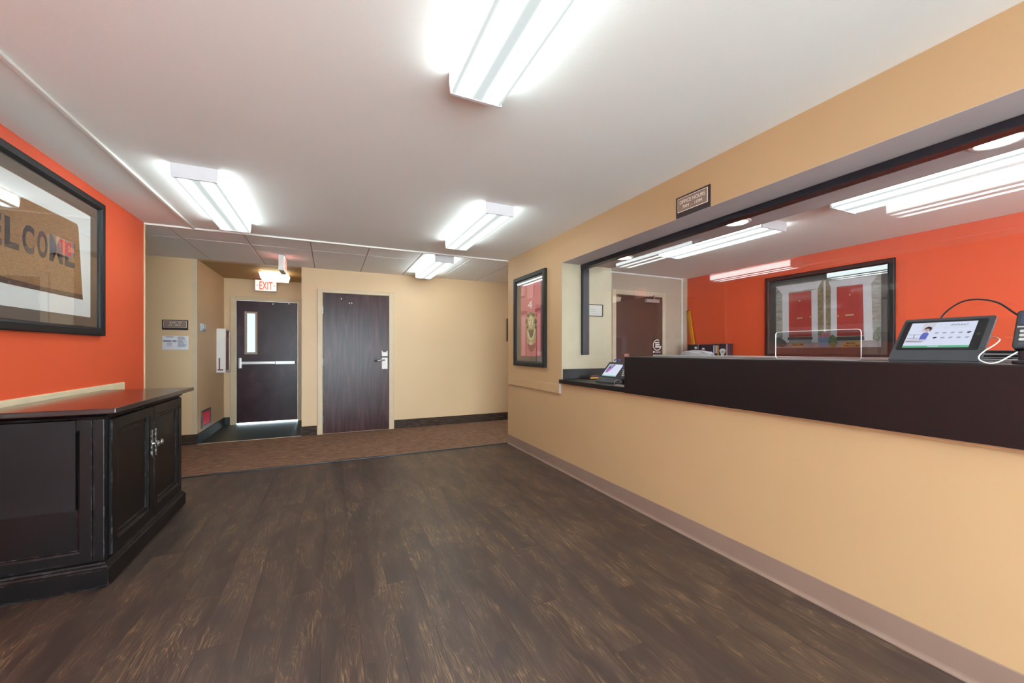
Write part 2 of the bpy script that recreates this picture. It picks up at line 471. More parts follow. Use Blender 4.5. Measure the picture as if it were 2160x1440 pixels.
# ------------------------------------------------------------------ dimensions
XL, XR = -1.556, 2.13           # lobby side walls
YF, YS = -1.95, 4.74            # wall behind the camera, end of lobby / start of hall
YB, YA = 6.35, 7.79             # hall far wall, alcove end wall
XA0, XA1 = -1.555, -0.36        # alcove sides
CZ = 2.395                      # ceilings
HX0, HX1 = -4.4, 5.9            # hall ends
OX = 5.357                      # office red wall
OY = 4.715                      # office door wall
OP = 3.42                       # counter opening, far jamb
SZ = 2.10                       # soffit height
SX = 2.757                      # soffit inner edge
T = 0.12

# ------------------------------------------------------------------ floors
fl = struct('floor', box('floor', pm('dark_subfloor', (30, 24, 22), 0.8), (XL - T, XR + T, YF - T, YS, -0.10, -0.004)), 'dark vinyl plank floor of the lobby')
PW, PLN = 0.1524, 0.9144
plank_cache = {}
def plank(x0, x1, y0, y1):
    key = (round(x1 - x0, 3), round(y1 - y0, 3))
    cxm, cym = (x0 + x1) / 2, (y0 + y1) / 2
    if key not in plank_cache:
        hx, hy, g, c = key[0] / 2 - 0.0001, key[1] / 2 - 0.0001, 0.0004, 0.0002
        v = [(sx * hx, sy * hy, -0.004) for sx, sy in ((-1, -1), (1, -1), (1, 1), (-1, 1))]
        v += [(sx * hx, sy * hy, -c) for sx, sy in ((-1, -1), (1, -1), (1, 1), (-1, 1))]
        v += [(sx * (hx - g), sy * (hy - g), 0) for sx, sy in ((-1, -1), (1, -1), (1, 1), (-1, 1))]
        f = [(8, 9, 10, 11)] + [(a, (a + 1) % 4, 4 + (a + 1) % 4, 4 + a) for a in range(4)] + [(4 + a, 4 + (a + 1) % 4, 8 + (a + 1) % 4, 8 + a) for a in range(4)]
        me = bpy.data.meshes.new('plank'); me.from_pydata(v, [], f); me.update(); me.materials.append(M_PLANK)
        plank_cache[key] = me
    o = bpy.data.objects.new('plank', plank_cache[key]); COL.objects.link(o)
    o.parent = fl; o.location = Vector((cxm, cym, 0)) - fl.location
x = XL; col = 0
while x < XR - 0.01:
    x1 = min(x + PW, XR)
    y = YF - PLN * ((col * 0.37 + random.random() * 0.2) % 1.0)
    while y < YS - 0.02:
        a, b_ = max(y, YF), min(y + PLN, YS - 0.012)
        if b_ - a > 0.03: plank(x, x1, round(a, 3), round(b_, 3))
        y += PLN
    x = x1; col += 1
struct('floor_hall', box('floor_hall', M_CARPET, (HX0, HX1, YS, YB, -0.10, 0.004)), 'brown streaked carpet of the cross hall')
struct('floor_alcove', box('floor_alcove', M_RUBBER, (XA0, XA1, YB, YA + 0.15, -0.10, 0.003)), 'dark green rubber floor by the exit door')
struct('floor_office', box('floor_office', M_CARPET, (XR + T, OX, YF, OY, -0.10, 0.0)), 'brown office floor behind the counter')
struct('trim_1', box('trim_1', pm('dark_transition_strip', (52, 52, 56), 0.35, 0.2, 8, metal=0.4), (XL - 0.1, XR, YS - 0.014, YS + 0.022, 0.0, 0.009), bev=0.003), 'dark transition strip between lobby planks and hall carpet')
struct('trim_2', box('trim_2', pm('cream_threshold', (196, 176, 148), 0.5), (XA0, XA1, YB - 0.012, YB + 0.014, 0.0, 0.008), bev=0.003), 'cream threshold strip between hall carpet and green floor')
struct('ground_outside', box('ground_outside', pm('concrete', (206, 203, 198), 0.9, 0.06, 2), (-9, 9, -14, YF - T, -0.16, -0.02)), 'pale concrete paving outside the entrance')
struct('ground_rear', box('ground_rear', pm('concrete', (206, 203, 198)), (-5, 4, YA + 0.15, 14, -0.16, -0.02)), 'pale concrete paving outside the exit door')

# ------------------------------------------------------------------ ceilings
struct('ceiling', box('ceiling', M_CEIL, (XL - T, OX + T, YF - T, YS, CZ, CZ + 0.14)), 'flat white painted ceiling of lobby and office')
ch = struct('ceiling_hall', box('ceiling_hall', pm('plenum_grey', (196, 194, 192), 0.9), (HX0 - T, HX1 + T, YS, YB + T, CZ + 0.012, CZ + 0.14)), 'white suspended tile ceiling of the cross hall')
seam_x = [-1.41 - 0.61 * 4 + 0.61 * i for i in range(12)]
seam_x = [HX0] + [s for s in seam_x if HX0 + 0.05 < s] + [HX1]
rows = [(YS + 0.02, 5.215), (5.215, YB)]
tile_cache = {}
for i in range(len(seam_x) - 1):
    for (r0, r1) in rows:
        x0, x1 = seam_x[i], seam_x[i + 1]
        n = max(1, round((x1 - x0) / 0.61))
        for k in range(n):
            a0 = x0 + (x1 - x0) * k / n; a1 = x0 + (x1 - x0) * (k + 1) / n
            key = (round(a1 - a0, 3), round(r1 - r0, 3))
            if key not in tile_cache:
                hx, hy = key[0] / 2 - 0.006, key[1] / 2 - 0.006
                g = G()
                v = [(sx * hx, sy * hy, 0.012) for sx, sy in ((-1, -1), (1, -1), (1, 1), (-1, 1))]
                v += [(sx * hx, sy * hy, 0.003) for sx, sy in ((-1, -1), (1, -1), (1, 1), (-1, 1))]
                v += [(sx * (hx - 0.004), sy * (hy - 0.004), -0.001) for sx, sy in ((-1, -1), (1, -1), (1, 1), (-1, 1))]
                f = [(11, 10, 9, 8)] + [(4 + a, 4 + (a + 1) % 4, (a + 1) % 4, a) for a in range(4)] + [(8 + a, 8 + (a + 1) % 4, 4 + (a + 1) % 4, 4 + a) for a in range(4)]
                me = bpy.data.meshes.new('ceiling_tile'); me.from_pydata(v, [], f); me.update(); me.materials.append(M_TILE)
                tile_cache[key] = me
            o = bpy.data.objects.new('ceiling_tile', tile_cache[key]); COL.objects.link(o)
            o.parent = ch; o.location = Vector(((a0 + a1) / 2, (r0 + r1) / 2, CZ)) - ch.location
M_GRID = pm('grid_bar_paint', (178, 172, 168), 0.6)
for s in seam_x[1:-1]:
    box('grid_bar', M_GRID, (s - 0.006, s + 0.006, YS + 0.02, YB, CZ + 0.005, CZ + 0.011), ch)
box('grid_bar', M_GRID, (HX0, HX1, 5.209, 5.221, CZ + 0.005, CZ + 0.011), ch)
struct('ceiling_alcove', box('ceiling_alcove', pm('tan_ceiling_paint', (176, 146, 100), 0.6, 0.03), (XA0 - T, XA1 + T, YB + T, YA + T, CZ, CZ + 0.14)), 'tan painted ceiling of the exit alcove')
struct('trim_3', box('trim_3', M_WHITE, (XL, XR, YS - 0.004, YS + 0.026, CZ - 0.016, CZ + 0.012), bev=0.003), 'white edge trim where lobby ceiling meets the hall tiles')
struct('trim_4', box('trim_4', M_WHITE, (-1.200, -1.174, YF, YS - 0.004, CZ - 0.014, CZ + 0.002), bev=0.005), 'thin white batten along the lobby ceiling')

# ------------------------------------------------------------------ walls
g = G().box(XL - T, XL, YF, YS, 0, CZ)
struct('wall_left', g.to('wall_left', M_ORANGE), 'orange painted lobby wall')
struct('trim_5', box('trim_5', pm('cream_corner_trim', (232, 200, 164), 0.5), (XL - 0.02, XL + 0.004, YS, YS + 0.03, 0.009, CZ - 0.016), bev=0.003), 'cream corner trim at the end of the orange wall')
g = G().box(XR, XR + T, OP, YS, 0, CZ).box(XR, XR + T, YF, OP, 0, 0.885).box(XR, XR + T, YF, OP, SZ + 0.002, CZ)
struct('wall_right', g.to('wall_right', M_TAN), 'tan wall with the long counter opening')
struct('wall_soffit', G().box(XR + T, SX, YF, OP, SZ, CZ).box(XR + 0.0005, XR + T, YF, OP, SZ, SZ + 0.002).to('wall_soffit', pm('soffit_paint', (182, 170, 170), 0.7, 0.03)), 'dropped grey soffit above the counter')
struct('wall_stub', G().box(XR + T, SX, OP, OP + 0.1, 0, CZ).box(XR + 0.0005, XR + T, OP - 0.002, OP, 0.93, SZ).to('wall_stub', pm('pale_olive_wall_paint', (170, 158, 134), 0.6, 0.03)), 'pale stub wall beside the counter')
struct('wall_office_end', box('wall_office_end', M_OFFICE, (XR + T, HX1 + T, OY, YS, 0, CZ)), 'beige office wall with brown door')
struct('wall_office_right', box('wall_office_right', M_ORANGE, (OX, OX + T, YF, OY, 0, CZ)), 'red orange office wall')
g = G().box(HX0 - T, XA0, YB, YB + T, 0, CZ + 0.012).box(XA1, HX1 + T, YB, YB + T, 0, CZ + 0.012).box(XA0, XA1, YB, YB + T, CZ + 0.0005, CZ + 0.012)
struct('wall_back', g.to('wall_back', M_HALL), 'cream hall wall with dark wood door')
struct('wall_alcove_left', box('wall_alcove_left', M_HALL, (XA0 - T, XA0, YB + T, YA, 0, CZ)), 'cream left side wall of the exit alcove')
struct('wall_alcove_right', box('wall_alcove_right', M_HALL, (XA1, XA1 + T, YB + T, YA, 0, CZ)), 'cream right side wall of the exit alcove')
DX0, DX1, DZ = -1.425, -0.462, 2.065          # exit door rough opening
g = G().box(XA0 - T, DX0, YA, YA + T, 0, CZ).box(DX1, XA1 + T, YA, YA + T, 0, CZ).box(DX0, DX1, YA, YA + T, DZ, CZ)
struct('wall_alcove_end', g.to('wall_alcove_end', M_HALL), 'cream end wall of the alcove around the exit door')
struct('wall_hall_left', G().box(HX0 - T, XL - T, YS - T, YS, 0, CZ + 0.14).box(HX0 - T, HX0, YS, YB, 0, CZ + 0.012).to('wall_hall_left', M_HALL), 'cream hall wall beyond the orange wall')
struct('wall_hall_right', box('wall_hall_right', M_HALL, (HX1, HX1 + T, YS, YB, 0, CZ + 0.012)), 'cream end wall of the hall')
# wall behind the camera with entrance glazing
WX0, WX1, WZ0, WZ1 = -1.35, 1.95, 0.10, 2.2
VX0, VX1, VZ0 = 2.9, 5.0, 0.85
g = G().box(XL - T, WX0, YF - T, YF, 0, CZ).box(WX1, VX0, YF - T, YF, 0, CZ).box(VX1, OX + T, YF - T, YF, 0, CZ).box(WX0, WX1, YF - T, YF, WZ1, CZ).box(WX0, WX1, YF - T, YF, 0, WZ0)
g.box(VX0, VX1, YF - T, YF, WZ1, CZ).box(VX0, VX1, YF - T, YF, 0, VZ0)
struct('wall_front', g.to('wall_front', M_TAN), 'tan wall with entrance glazing behind the camera')
w1 = thing('window_1', 'dark framed entrance glazing', None, ((WX0 + WX1) / 2, YF - 0.06, WZ0), kind='structure')
for k in range(4):
    xx = WX0 + (WX1 - WX0 - 0.05) * k / 3
    box('mullion', M_BMETAL, (xx, xx + 0.05, YF - 0.09, YF - 0.03, WZ0, WZ1), w1)
for zz in (WZ0, WZ1 - 0.05): box('rail', M_BMETAL, (WX0, WX1, YF - 0.085, YF - 0.035, zz, zz + 0.05), w1)
for k in range(3):
    xx = WX0 + (WX1 - WX0 - 0.05) * k / 3
    box('pane', M_GLASS, (xx + 0.05, xx + (WX1 - WX0 - 0.05) / 3, YF - 0.064, YF - 0.058, WZ0 + 0.05, WZ1 - 0.05), w1)
w2 = thing('window_added', 'added dark framed office window, out of view, brightening the office', None, ((VX0 + VX1) / 2, YF - 0.06, VZ0), kind='structure')  # invented opening behind the camera, lets extra daylight into the office
for k in range(3):
    xx = VX0 + (VX1 - VX0 - 0.05) * k / 2
    box('mullion', M_BMETAL, (xx, xx + 0.05, YF - 0.09, YF - 0.03, VZ0, WZ1), w2)
for zz in (VZ0, WZ1 - 0.05): box('rail', M_BMETAL, (VX0, VX1, YF - 0.085, YF - 0.035, zz, zz + 0.05), w2)
for k in range(2):
    xx = VX0 + (VX1 - VX0 - 0.05) * k / 2
    box('pane', M_GLASS, (xx + 0.05, xx + (VX1 - VX0 - 0.05) / 2, YF - 0.064, YF - 0.058, VZ0 + 0.05, WZ1 - 0.05), w2)
# corner guards
struct('trim_6', box('trim_6', M_TRIMTAN, (XR - 0.003, XR + 0.02, YS, YS + 0.004, 0.01, CZ - 0.016)), 'tan corner guard at the end of the counter wall')
struct('trim_7', G().box(XA0 - 0.055, XA0 + 0.003, YB - 0.003, YB, 0.14, CZ - 0.002).box(XA0, XA0 + 0.003, YB, YB + 0.05, 0.14, CZ - 0.002).to('trim_7', pm('pale_corner_guard', (206, 182, 150), 0.4)), 'pale corner guard at the alcove corner')
# baseboards
def coved(name, mat, p, q, inn, label, h=0.12):
    """vinyl base with a small toe, running p->q in plan, inn = direction into the room"""
    p, q, inn = Vector(p + (0,)), Vector(q + (0,)), Vector(inn + (0,))
    prof = [(0, 0), (0.014, 0), (0.013, 0.004), (0.006, 0.014), (0.004, 0.022), (0.004, h - 0.003), (0.002, h), (0, h)]
    v = [p + inn * d + Vector((0, 0, z)) for d, z in prof] + [q + inn * d + Vector((0, 0, z)) for d, z in prof]
    k = len(prof)
    f = [tuple(range(k)), tuple(range(k, 2 * k))[::-1]] + [(i, (i + 1) % k, k + (i + 1) % k, k + i) for i in range(k)]
    return struct(name, mk(name, v, f, mat), label)
coved('baseboard_right', M_BASE, (XR, YF), (XR, YS), (-1, 0), 'taupe vinyl cove base under the counter wall')
coved('baseboard_left', M_BASE, (XL, YF), (XL, YS), (1, 0), 'taupe vinyl cove base of the orange wall')
struct('baseboard_back', G().box(HX0, XA0, YB - 0.012, YB, 0.004, 0.135).box(XA1, -0.165, YB - 0.012, YB, 0.004, 0.135).box(0.912, HX1, YB - 0.012, YB, 0.004, 0.135).to('baseboard_back', M_BASEDK), 'dark brown carpet base along the hall wall')
struct('baseboard_alcove', G().box(XA0, XA0 + 0.012, YB, YA, 0.003, 0.13).box(XA1 - 0.012, XA1, YB, YA, 0.003, 0.13).box(XA0 + 0.012, -1.475, YA - 0.012, YA, 0.003, 0.13).to('baseboard_alcove', M_BASEGR), 'charcoal vinyl base in the exit alcove')

# ------------------------------------------------------------------ doors
def hinges(parent, x, y, zs, mat=M_STEEL):
    for z in zs:
        smooth_auto(G().cyl((x, y, z - 0.05), (x, y, z + 0.05), 0.008, n=10).to('hinge', mat, parent))
# room door in the hall
d1 = thing('door_1', 'purple brown wood grain door in the hall wall', None, (0.37, YB, 0), kind='structure')
g = G().box(-0.155, -0.09, YB - 0.028, YB, 0.004, 2.108, bev=0.004).box(0.835, 0.905, YB - 0.028, YB, 0.004, 2.108, bev=0.004).box(-0.09, 0.835, YB - 0.0275, YB, 2.053, 2.108, bev=0.004)
g.to('door_frame', M_FRAME, d1)
box('door_leaf', M_DOOR, (-0.086, 0.831, YB - 0.018, YB - 0.001, 0.012, 2.05), d1, bev=0.002)
hinges(d1, -0.088, YB - 0.024, (0.22, 1.05, 1.80))
lk = box('lock_case', M_WHITE, (0.722, 0.808, YB - 0.048, YB - 0.018, 0.932, 1.105), d1, bev=0.004)
box('lock_reader', M_WHITE, (0.722, 0.808, YB - 0.05, YB - 0.018, 1.128, 1.212), d1, bev=0.004)
box('reader_slot', M_PLASTIC2, (0.738, 0.792, YB - 0.053, YB - 0.018, 1.190, 1.216), d1, bev=0.002)
box('lock_joint', M_PLASTIC2, (0.726, 0.804, YB - 0.04, YB - 0.018, 1.105, 1.128), d1)
lv = G().tube([(0.765, YB - 0.05, 1.072), (0.74, YB - 0.085, 1.072), (0.70, YB - 0.09, 1.069), (0.655, YB - 0.088, 1.062)], 0.011).to('door_handle', M_STEEL, d1, True)
smooth_auto(G().cyl((0.655, YB - 0.088, 1.062), (0.615, YB - 0.086, 1.058), 0.011, 0.009, 12).to('handle_tip', M_PLASTIC2, d1))
for (u, v) in ((720, 630), (737, 639), (742, 639)):
    p = wp(u, v, Y=YB - 0.018)
    smooth_auto(G().cyl((p[0], YB - 0.018, p[2]), (p[0], YB - 0.022, p[2]), 0.008, n=10).to('screw_cap', M_WHITE, d1))
# exit door
d2 = thing('door_2', 'worn dark exit door with narrow glass lite and push bar', None, (-0.94, YA, 0), kind='structure')
g = G().box(-1.468, -1.388, YA - 0.03, YA + T, 0.003, 2.105, bev=0.004).box(-0.498, -0.438, YA - 0.03, YA + T, 0.003, 2.105, bev=0.004).box(-1.388, -0.498, YA - 0.0295, YA + T, 2.04, 2.105, bev=0.004)
g.to('door_frame', M_FRAME, d2)
lx0, lx1, lz0, lz1 = -1.245, -1.125, 1.185, 1.835
g = G().box(-1.384, lx0, YA + 0.0, YA + 0.045, 0.022, 2.036).box(lx1, -0.502, YA + 0.0, YA + 0.045, 0.022, 2.036)
g.box(lx0, lx1, YA, YA + 0.045, 0.022, lz0).box(lx0, lx1, YA, YA + 0.045, lz1, 2.036)
g.to('door_leaf', M_DOORX, d2)
moulding('lite_frame', -1.275, -1.092, 1.150, 1.862, 0.03, FR_BACK(0, YA, 0), [(0, 0), (0.004, 0.012), (0.026, 0.012), (0.032, 0.0)], pm('lite_frame_paint', (168, 146, 128), 0.5), d2)
box('lite_pane', glass_mat('lite_glass', (0.235, 0.245, 0.25), 0.15), (lx0, lx1, YA + 0.018, YA + 0.024, lz0, lz1), d2)
pb = box('push_bar', M_STEEL, (-1.33, -0.83, YA - 0.062, YA - 0.018, 0.985, 1.035), d2, bev=0.006)
box('bar_housing', M_ALU, (-0.83, -0.535, YA - 0.066, YA - 0.014, 0.98, 1.04), d2, bev=0.006)
box('bar_end_bracket', M_STEEL, (-0.60, -0.55, YA - 0.02, YA, 0.99, 1.03), d2)
box('latch_case', M_STEEL, (-1.352, -1.305, YA - 0.07, YA, 0.915, 1.10), d2, bev=0.012)
for (u, v) in ((576, 641), (609.5, 640.5)):
    p = wp(u, v, Y=YA)
    smooth_auto(G().cyl((p[0], YA, p[2]), (p[0], YA - 0.006, p[2]), 0.009, n=10).to('screw_cap', M_WHITE, d2))
# office door
d3 = thing('door_3', 'plain brown office door with a closer', None, (4.33, OY, 0), kind='structure')
G().box(3.80, 3.868, OY - 0.025, OY, 0, 2.125, bev=0.004).box(4.792, 4.86, OY - 0.025, OY, 0, 2.125, bev=0.004).box(3.868, 4.792, OY - 0.0245, OY, 2.055, 2.125, bev=0.004).to('door_frame', pm('office_frame_paint', (204, 184, 160), 0.5), d3)
box('door_leaf', M_DOORB, (3.872, 4.788, OY - 0.015, OY - 0.001, 0.01, 2.05), d3, bev=0.002)
hinges(d3, 4.795, OY - 0.022, (0.25, 1.0, 1.80))
box('door_closer', M_ALU, (4.42, 4.68, OY - 0.07, OY - 0.016, 1.955, 2.01), d3, bev=0.008)
G().box(4.44, 4.60, OY - 0.06, OY - 0.05, 2.045, 2.055).box(4.585, 4.60, OY - 0.055, OY - 0.03, 2.01, 2.07).to('closer_arm', M_STEEL, d3)
smooth_auto(G().cyl((3.95, OY - 0.016, 0.98), (3.95, OY - 0.06, 0.98), 0.022, n=14).to('door_handle', M_STEEL, d3))

# ------------------------------------------------------------------ ceiling lamps
def fixture(w, length, drop, label, name, hot, low, side, group):
    r = thing(name, label, 'ceiling light', (0, 0, 0), local=True, group=group)
    hw, hl = w / 2, length / 2
    box('housing', M_WHITE, (-hw * 0.72, hw * 0.72, -hl + 0.01, hl - 0.01, -0.022, 0.0), r)
    n = G()
    prof = [(-hw * 0.965, -0.010), (-hw, -drop * 0.42), (-hw * 0.975, -drop * 0.9), (-hw * 0.93, -drop), (hw * 0.93, -drop), (hw * 0.975, -drop * 0.9), (hw, -drop * 0.42), (hw * 0.965, -0.010)]
    k = len(prof)
    v = [(a, -hl + 0.012, b_) for a, b_ in prof] + [(a, hl - 0.012, b_) for a, b_ in prof]
    n.add(v, [tuple(range(k)), tuple(range(k, 2 * k))[::-1]] + [(i, (i + 1) % k, k + (i + 1) % k, k + i) for i in range(k)])
    n.to('lens', lens_mat(name + '_lens', hw, hw * 0.5, hot, low, side, length), r)
    for s in (-1, 1):
        e = [(-hw - 0.003, 0.0), (-hw - 0.003, -drop * 0.5), (-hw * 0.95 - 0.003, -drop - 0.003), (hw * 0.95 + 0.003, -drop - 0.003), (hw + 0.003, -drop * 0.5), (hw + 0.003, 0.0)]
        G().prism(e, -0.006, 0.006, ((0, s * (hl - 0.006), 0), (1, 0, 0), (0, 0, 1))).to('end_cap', pm('fixture_white_enamel', (214, 212, 216), 0.45, 0.02), r)
    return r
L1 = fixture(0.24, 1.22, 0.085, 'long white wraparound ceiling lamp beside the thin ceiling batten', 'ceiling_light', 11.0, 0.30, 5.5, 'wraparound ceiling lamps')
L1.location = (-0.785, 3.76, CZ)
for loc, lab in (((1.25, 3.545, CZ), 'white wraparound ceiling lamp between the framed door knocker picture and the lobby middle'),
                 ((0.585, 1.037, CZ), 'large white wraparound ceiling lamp over the middle of the plank floor'),
                 ((1.30, 5.43, CZ), 'white wraparound ceiling lamp fixed to the hall ceiling tiles'),
                 ((4.0, 5.43, CZ), 'added unseen wraparound ceiling lamp behind the office wall, brightening the hall')):  # last copy is an extra lamp out of view, added to lift the hall
    c = copy_tree(L1); c.location = loc; c['label'] = lab
L5 = fixture(0.35, 1.22, 0.085, 'wide wraparound office ceiling lamp by the brown door', 'ceiling_light', 10.0, 0.30, 6.0, 'office ceiling lamps')
L5.location = (3.645, 2.86, CZ)
c = copy_tree(L5); c.location = (3.665, 1.13, CZ); c['label'] = 'wide wraparound office ceiling lamp above the tablet end of the counter'
def downlight(x, y, lab):
    r = thing('downlight', lab, 'recessed light', (x, y, SZ), group='recessed lights in the counter soffit')
    smooth_auto(G().lathe((x, y, SZ), (0, 0, -1), [(0.088, 0.0), (0.086, 0.005), (0.072, 0.007), (0.066, 0.003)], 28).to('trim_ring', M_WHITE, r))
    smooth_auto(G().lathe((x, y, SZ - 0.0035), (0, 0, -1), [(0.068, 0.0), (0.066, 0.0025), (0.03, 0.004), (0.0, 0.0045)], 28).to('diffuser', em('downlight_glow', (255, 248, 240), 4.0), r))
downlight(2.55, 2.98, 'round recessed soffit light closest to the stub wall')
downlight(2.55, 1.83, 'round recessed soffit light behind the office hours sign')
downlight(2.56, 0.655, 'round recessed soffit light above the tablet on the ledge')
# alcove lamp
al = thing('alcove_lamp', 'small square glass ceiling lamp glowing in front of the exit sign', 'ceiling light', (-0.75, 6.95, CZ))
G().prism(rectp(-0.15, 0.15, -0.15, 0.15), 0, 0.03, ((-0.75, 6.95, CZ), (1, 0, 0), (0, -1, 0))).to('mount_plate', M_WHITE, al)
v = []
for hw, z in ((0.185, CZ - 0.03), (0.185, CZ - 0.04), (0.165, CZ - 0.12)):
    v += [(-0.75 + sx * hw, 6.95 + sy * hw, z) for sx, sy in ((-1, -1), (1, -1), (1, 1), (-1, 1))]
mk('glass_shade', v, [(0, 1, 2, 3), (8, 11, 10, 9)] + [(a, (a + 1) % 4, 4 + (a + 1) % 4, 4 + a) for a in range(4)] + [(4 + a, 4 + (a + 1) % 4, 8 + (a + 1) % 4, 8 + a) for a in range(4)], em('alcove_shade_glow', (255, 240, 210), 1.6), al)

# ------------------------------------------------------------------ exit signs
M_EXITFACE = em('exit_face_glow', (240, 215, 205), 0.55)
M_EXITRED = em('exit_red_glow', (255, 60, 40), 1.5)
def exit_sign(label, loc, rz, two_sided=False):
    r = thing('exit_sign', label, 'exit sign', loc, (0, 0, rz), local=True)
    box('housing', M_WHITE, (-0.155, 0.155, -0.028, 0.028, -0.20, -0.012), r, bev=0.004)
    box('canopy', M_WHITE, (-0.06, 0.06, -0.03, 0.03, -0.012, 0.0), r)
    sides = [(-1, ((-0.155, -0.028, -0.20), (1, 0, 0), (0, 0, 1)))]
    if two_sided: sides.append((1, ((0.155, 0.028, -0.20), (-1, 0, 0), (0, 0, 1))))
    for _, fr in sides:
        flat('sign_face', rectp(0.008, 0.302, 0.01, 0.178), fr, 0, 0.002, M_EXITFACE, r)
        o = Vector(fr[0]); rr = Vector(fr[1])
        text('exit_lettering', 'EXIT', (o + rr * 0.062 + Vector((0, 0, 0.025)), fr[1], fr[2]), 0.186, 0.135, M_EXITRED, r, 0.002, 0.001, 0.02)
        for s in (0, 1):
            a = 0.022 if s == 0 else 0.288; d = 1 if s == 0 else -1
            flat('arrow', [(a, 0.093), (a + d * 0.026, 0.073), (a + d * 0.026, 0.082), (a + d * 0.012, 0.093), (a + d * 0.026, 0.104), (a + d * 0.026, 0.113)], fr, 0.002, 0.003, M_EXITRED, r)
    return r
exit_sign('white exit sign with red letters facing the lobby above the exit door', (-0.955, 7.68, CZ), 0)
exit_sign('white box exit sign hung sideways from the hall ceiling tiles', (-0.535, 5.72, CZ), math.pi / 2, True)
# low exit sign in alcove wall
le = thing('low_exit_sign', 'small metal framed red exit sign low on the alcove wall', 'exit sign', (XA0, 6.73, 0.17))
fr = FR_LEFT(XA0, 6.52, 0.17)
moulding('sign_frame', 0, 0.42, 0, 0.235, 0.03, fr, [(0, 0), (0.0, 0.018), (0.03, 0.018), (0.036, 0.006), (0.036, 0)], pm('pewter_frame', (112, 98, 96), 0.4, 0.1, 10, metal=0.5), le)
flat('sign_face', rectp(0.035, 0.385, 0.035, 0.2), fr, 0.001, 0.006, em('low_exit_glow', (180, 16, 44), 0.25), le)
text('exit_lettering', 'EXIT', ((XA0, 6.60, 0.225), (0, 1, 0), (0, 0, 1)), 0.26, 0.12, pm('pink_lettering', (196, 70, 90), 0.5), le, 0.006, 0.001, 0.02)

# ------------------------------------------------------------------ hall and alcove wall fittings
sw = thing('thermostat', 'small pale grey wall control box on the alcove wall', 'wall control', (XA0, 6.56, 1.475))
box('case', pm('pale_blue_grey_plastic', (170, 176, 186), 0.45), (XA0, XA0 + 0.028, 6.47, 6.66, 1.475, 1.575), sw, bev=0.004)
box('cover', pm('pale_plastic', (206, 206, 208), 0.4), (XA0 + 0.028, XA0 + 0.034, 6.49, 6.64, 1.505, 1.57), sw, bev=0.002)
fc = thing('fire_extinguisher_cabinet', 'white fire extinguisher cabinet with red front on the alcove wall', 'cabinet', (XA0, 7.45, 0.88))
box('box', M_WHITE, (XA0, XA0 + 0.10, 7.32, 7.62, 0.88, 1.55), fc, bev=0.004)
moulding('door_frame', 0.0, 0.30, 0.0, 0.67, 0.03, ((XA0 + 0.10, 7.32, 0.88), (0, 1, 0), (0, 0, 1)), [(0, 0), (0, 0.014), (0.03, 0.014), (0.034, 0.0)], M_WHITE, fc)
flat('red_panel', rectp(0.034, 0.266, 0.034, 0.636), ((XA0 + 0.10, 7.32, 0.88), (0, 1, 0), (0, 0, 1)), 0.0, 0.007, M_RED, fc)
G().box(XA0 + 0.03, XA0 + 0.045, 7.312, 7.32, 0.93, 1.10).box(XA0 + 0.015, XA0 + 0.085, 7.312, 7.32, 0.912, 0.93).to('break_hammer', M_RED, fc)
def plaque(name, label, fr, w, h, lines, parent_loc, dark_b=0.03):
    r = thing(name, label, 'sign', parent_loc)
    flat('back_plate', rectp(0, w, 0, h), fr, 0, 0.008, M_SIGNDK, r)
    m = 0.014
    flat('border', rectp(m, w - m, dark_b, h - m * 0.8), fr, 0.008, 0.0095, M_IVORY, r)
    flat('face', rectp(m + 0.004, w - m - 0.004, dark_b + 0.004, h - m * 0.8 - 0.004), fr, 0.0095, 0.0105, M_TAUPE, r)
    o, rr, uu = (Vector(a) for a in fr)
    for s, a, b_, ww, hh in lines:
        text('lettering', s, (o + rr * a + uu * b_, rr, uu), ww, hh, M_IVORY, r, 0.0105, 0.0008)
    return r
rp = plaque('room_direction_sign', 'dark brown room number plaque with white arrows above the paper notice', FR_BACK(-1.907, YB, 1.475), 0.262, 0.127,
       [('109 - 130', 0.105, 0.083, 0.09, 0.018), ('107 - 108', 0.07, 0.052, 0.09, 0.018)], (-1.776, YB, 1.475))
fr = FR_BACK(-1.907, YB, 1.475)
flat('arrow', [(0.075, 0.092), (0.092, 0.083), (0.092, 0.101)], fr, 0.0105, 0.0115, M_IVORY, rp)
flat('arrow', [(0.191, 0.061), (0.174, 0.052), (0.174, 0.07)], fr, 0.0105, 0.0115, M_IVORY, rp)
plaque('room_number_sign', 'dark brown plaque half hidden behind the orange wall corner', FR_BACK(-2.30, YB, 1.475), 0.232, 0.127, [], (-2.18, YB, 1.475))
nt_ = thing('paper_notice', 'white printed paper notice under the room number plaque', 'notice', (-1.776, YB, 1.228))
fr = FR_BACK(-1.905, YB, 1.228)
flat('sheet', rectp(0, 0.262, 0, 0.172), fr, 0.0, 0.002, M_PAPER, nt_)
random.seed(3)
for (a0, a1, b_) in [(0.03, 0.12, 0.160), (0.04, 0.11, 0.152)] + [(0.045, 0.095, z) for z in (0.078, 0.068, 0.056, 0.044)] + [(0.152, 0.152 + random.uniform(0.05, 0.1), 0.158 - 0.009 * k) for k in range(15)]:
    flat('print_line', rectp(a0, a1, b_, b_ + 0.005), fr, 0.002, 0.0025, M_INK, nt_)
for a0, a1 in ((0.008, 0.09), (0.1, 0.142)): flat('print_block', rectp(a0, a1, 0.096, 0.118), fr, 0.002, 0.0025, M_INK, nt_)
hn = thing('hall_notice_frame', 'narrow dark framed notice on the hall wall behind the counter wall corner', 'notice', (2.98, YB, 1.375))
moulding('frame', 0, 0.32, 0, 0.40, 0.02, FR_BACK(2.822, YB, 1.375), [(0, 0), (0, 0.02), (0.022, 0.02), (0.022, 0)], M_SIGNDK, hn)
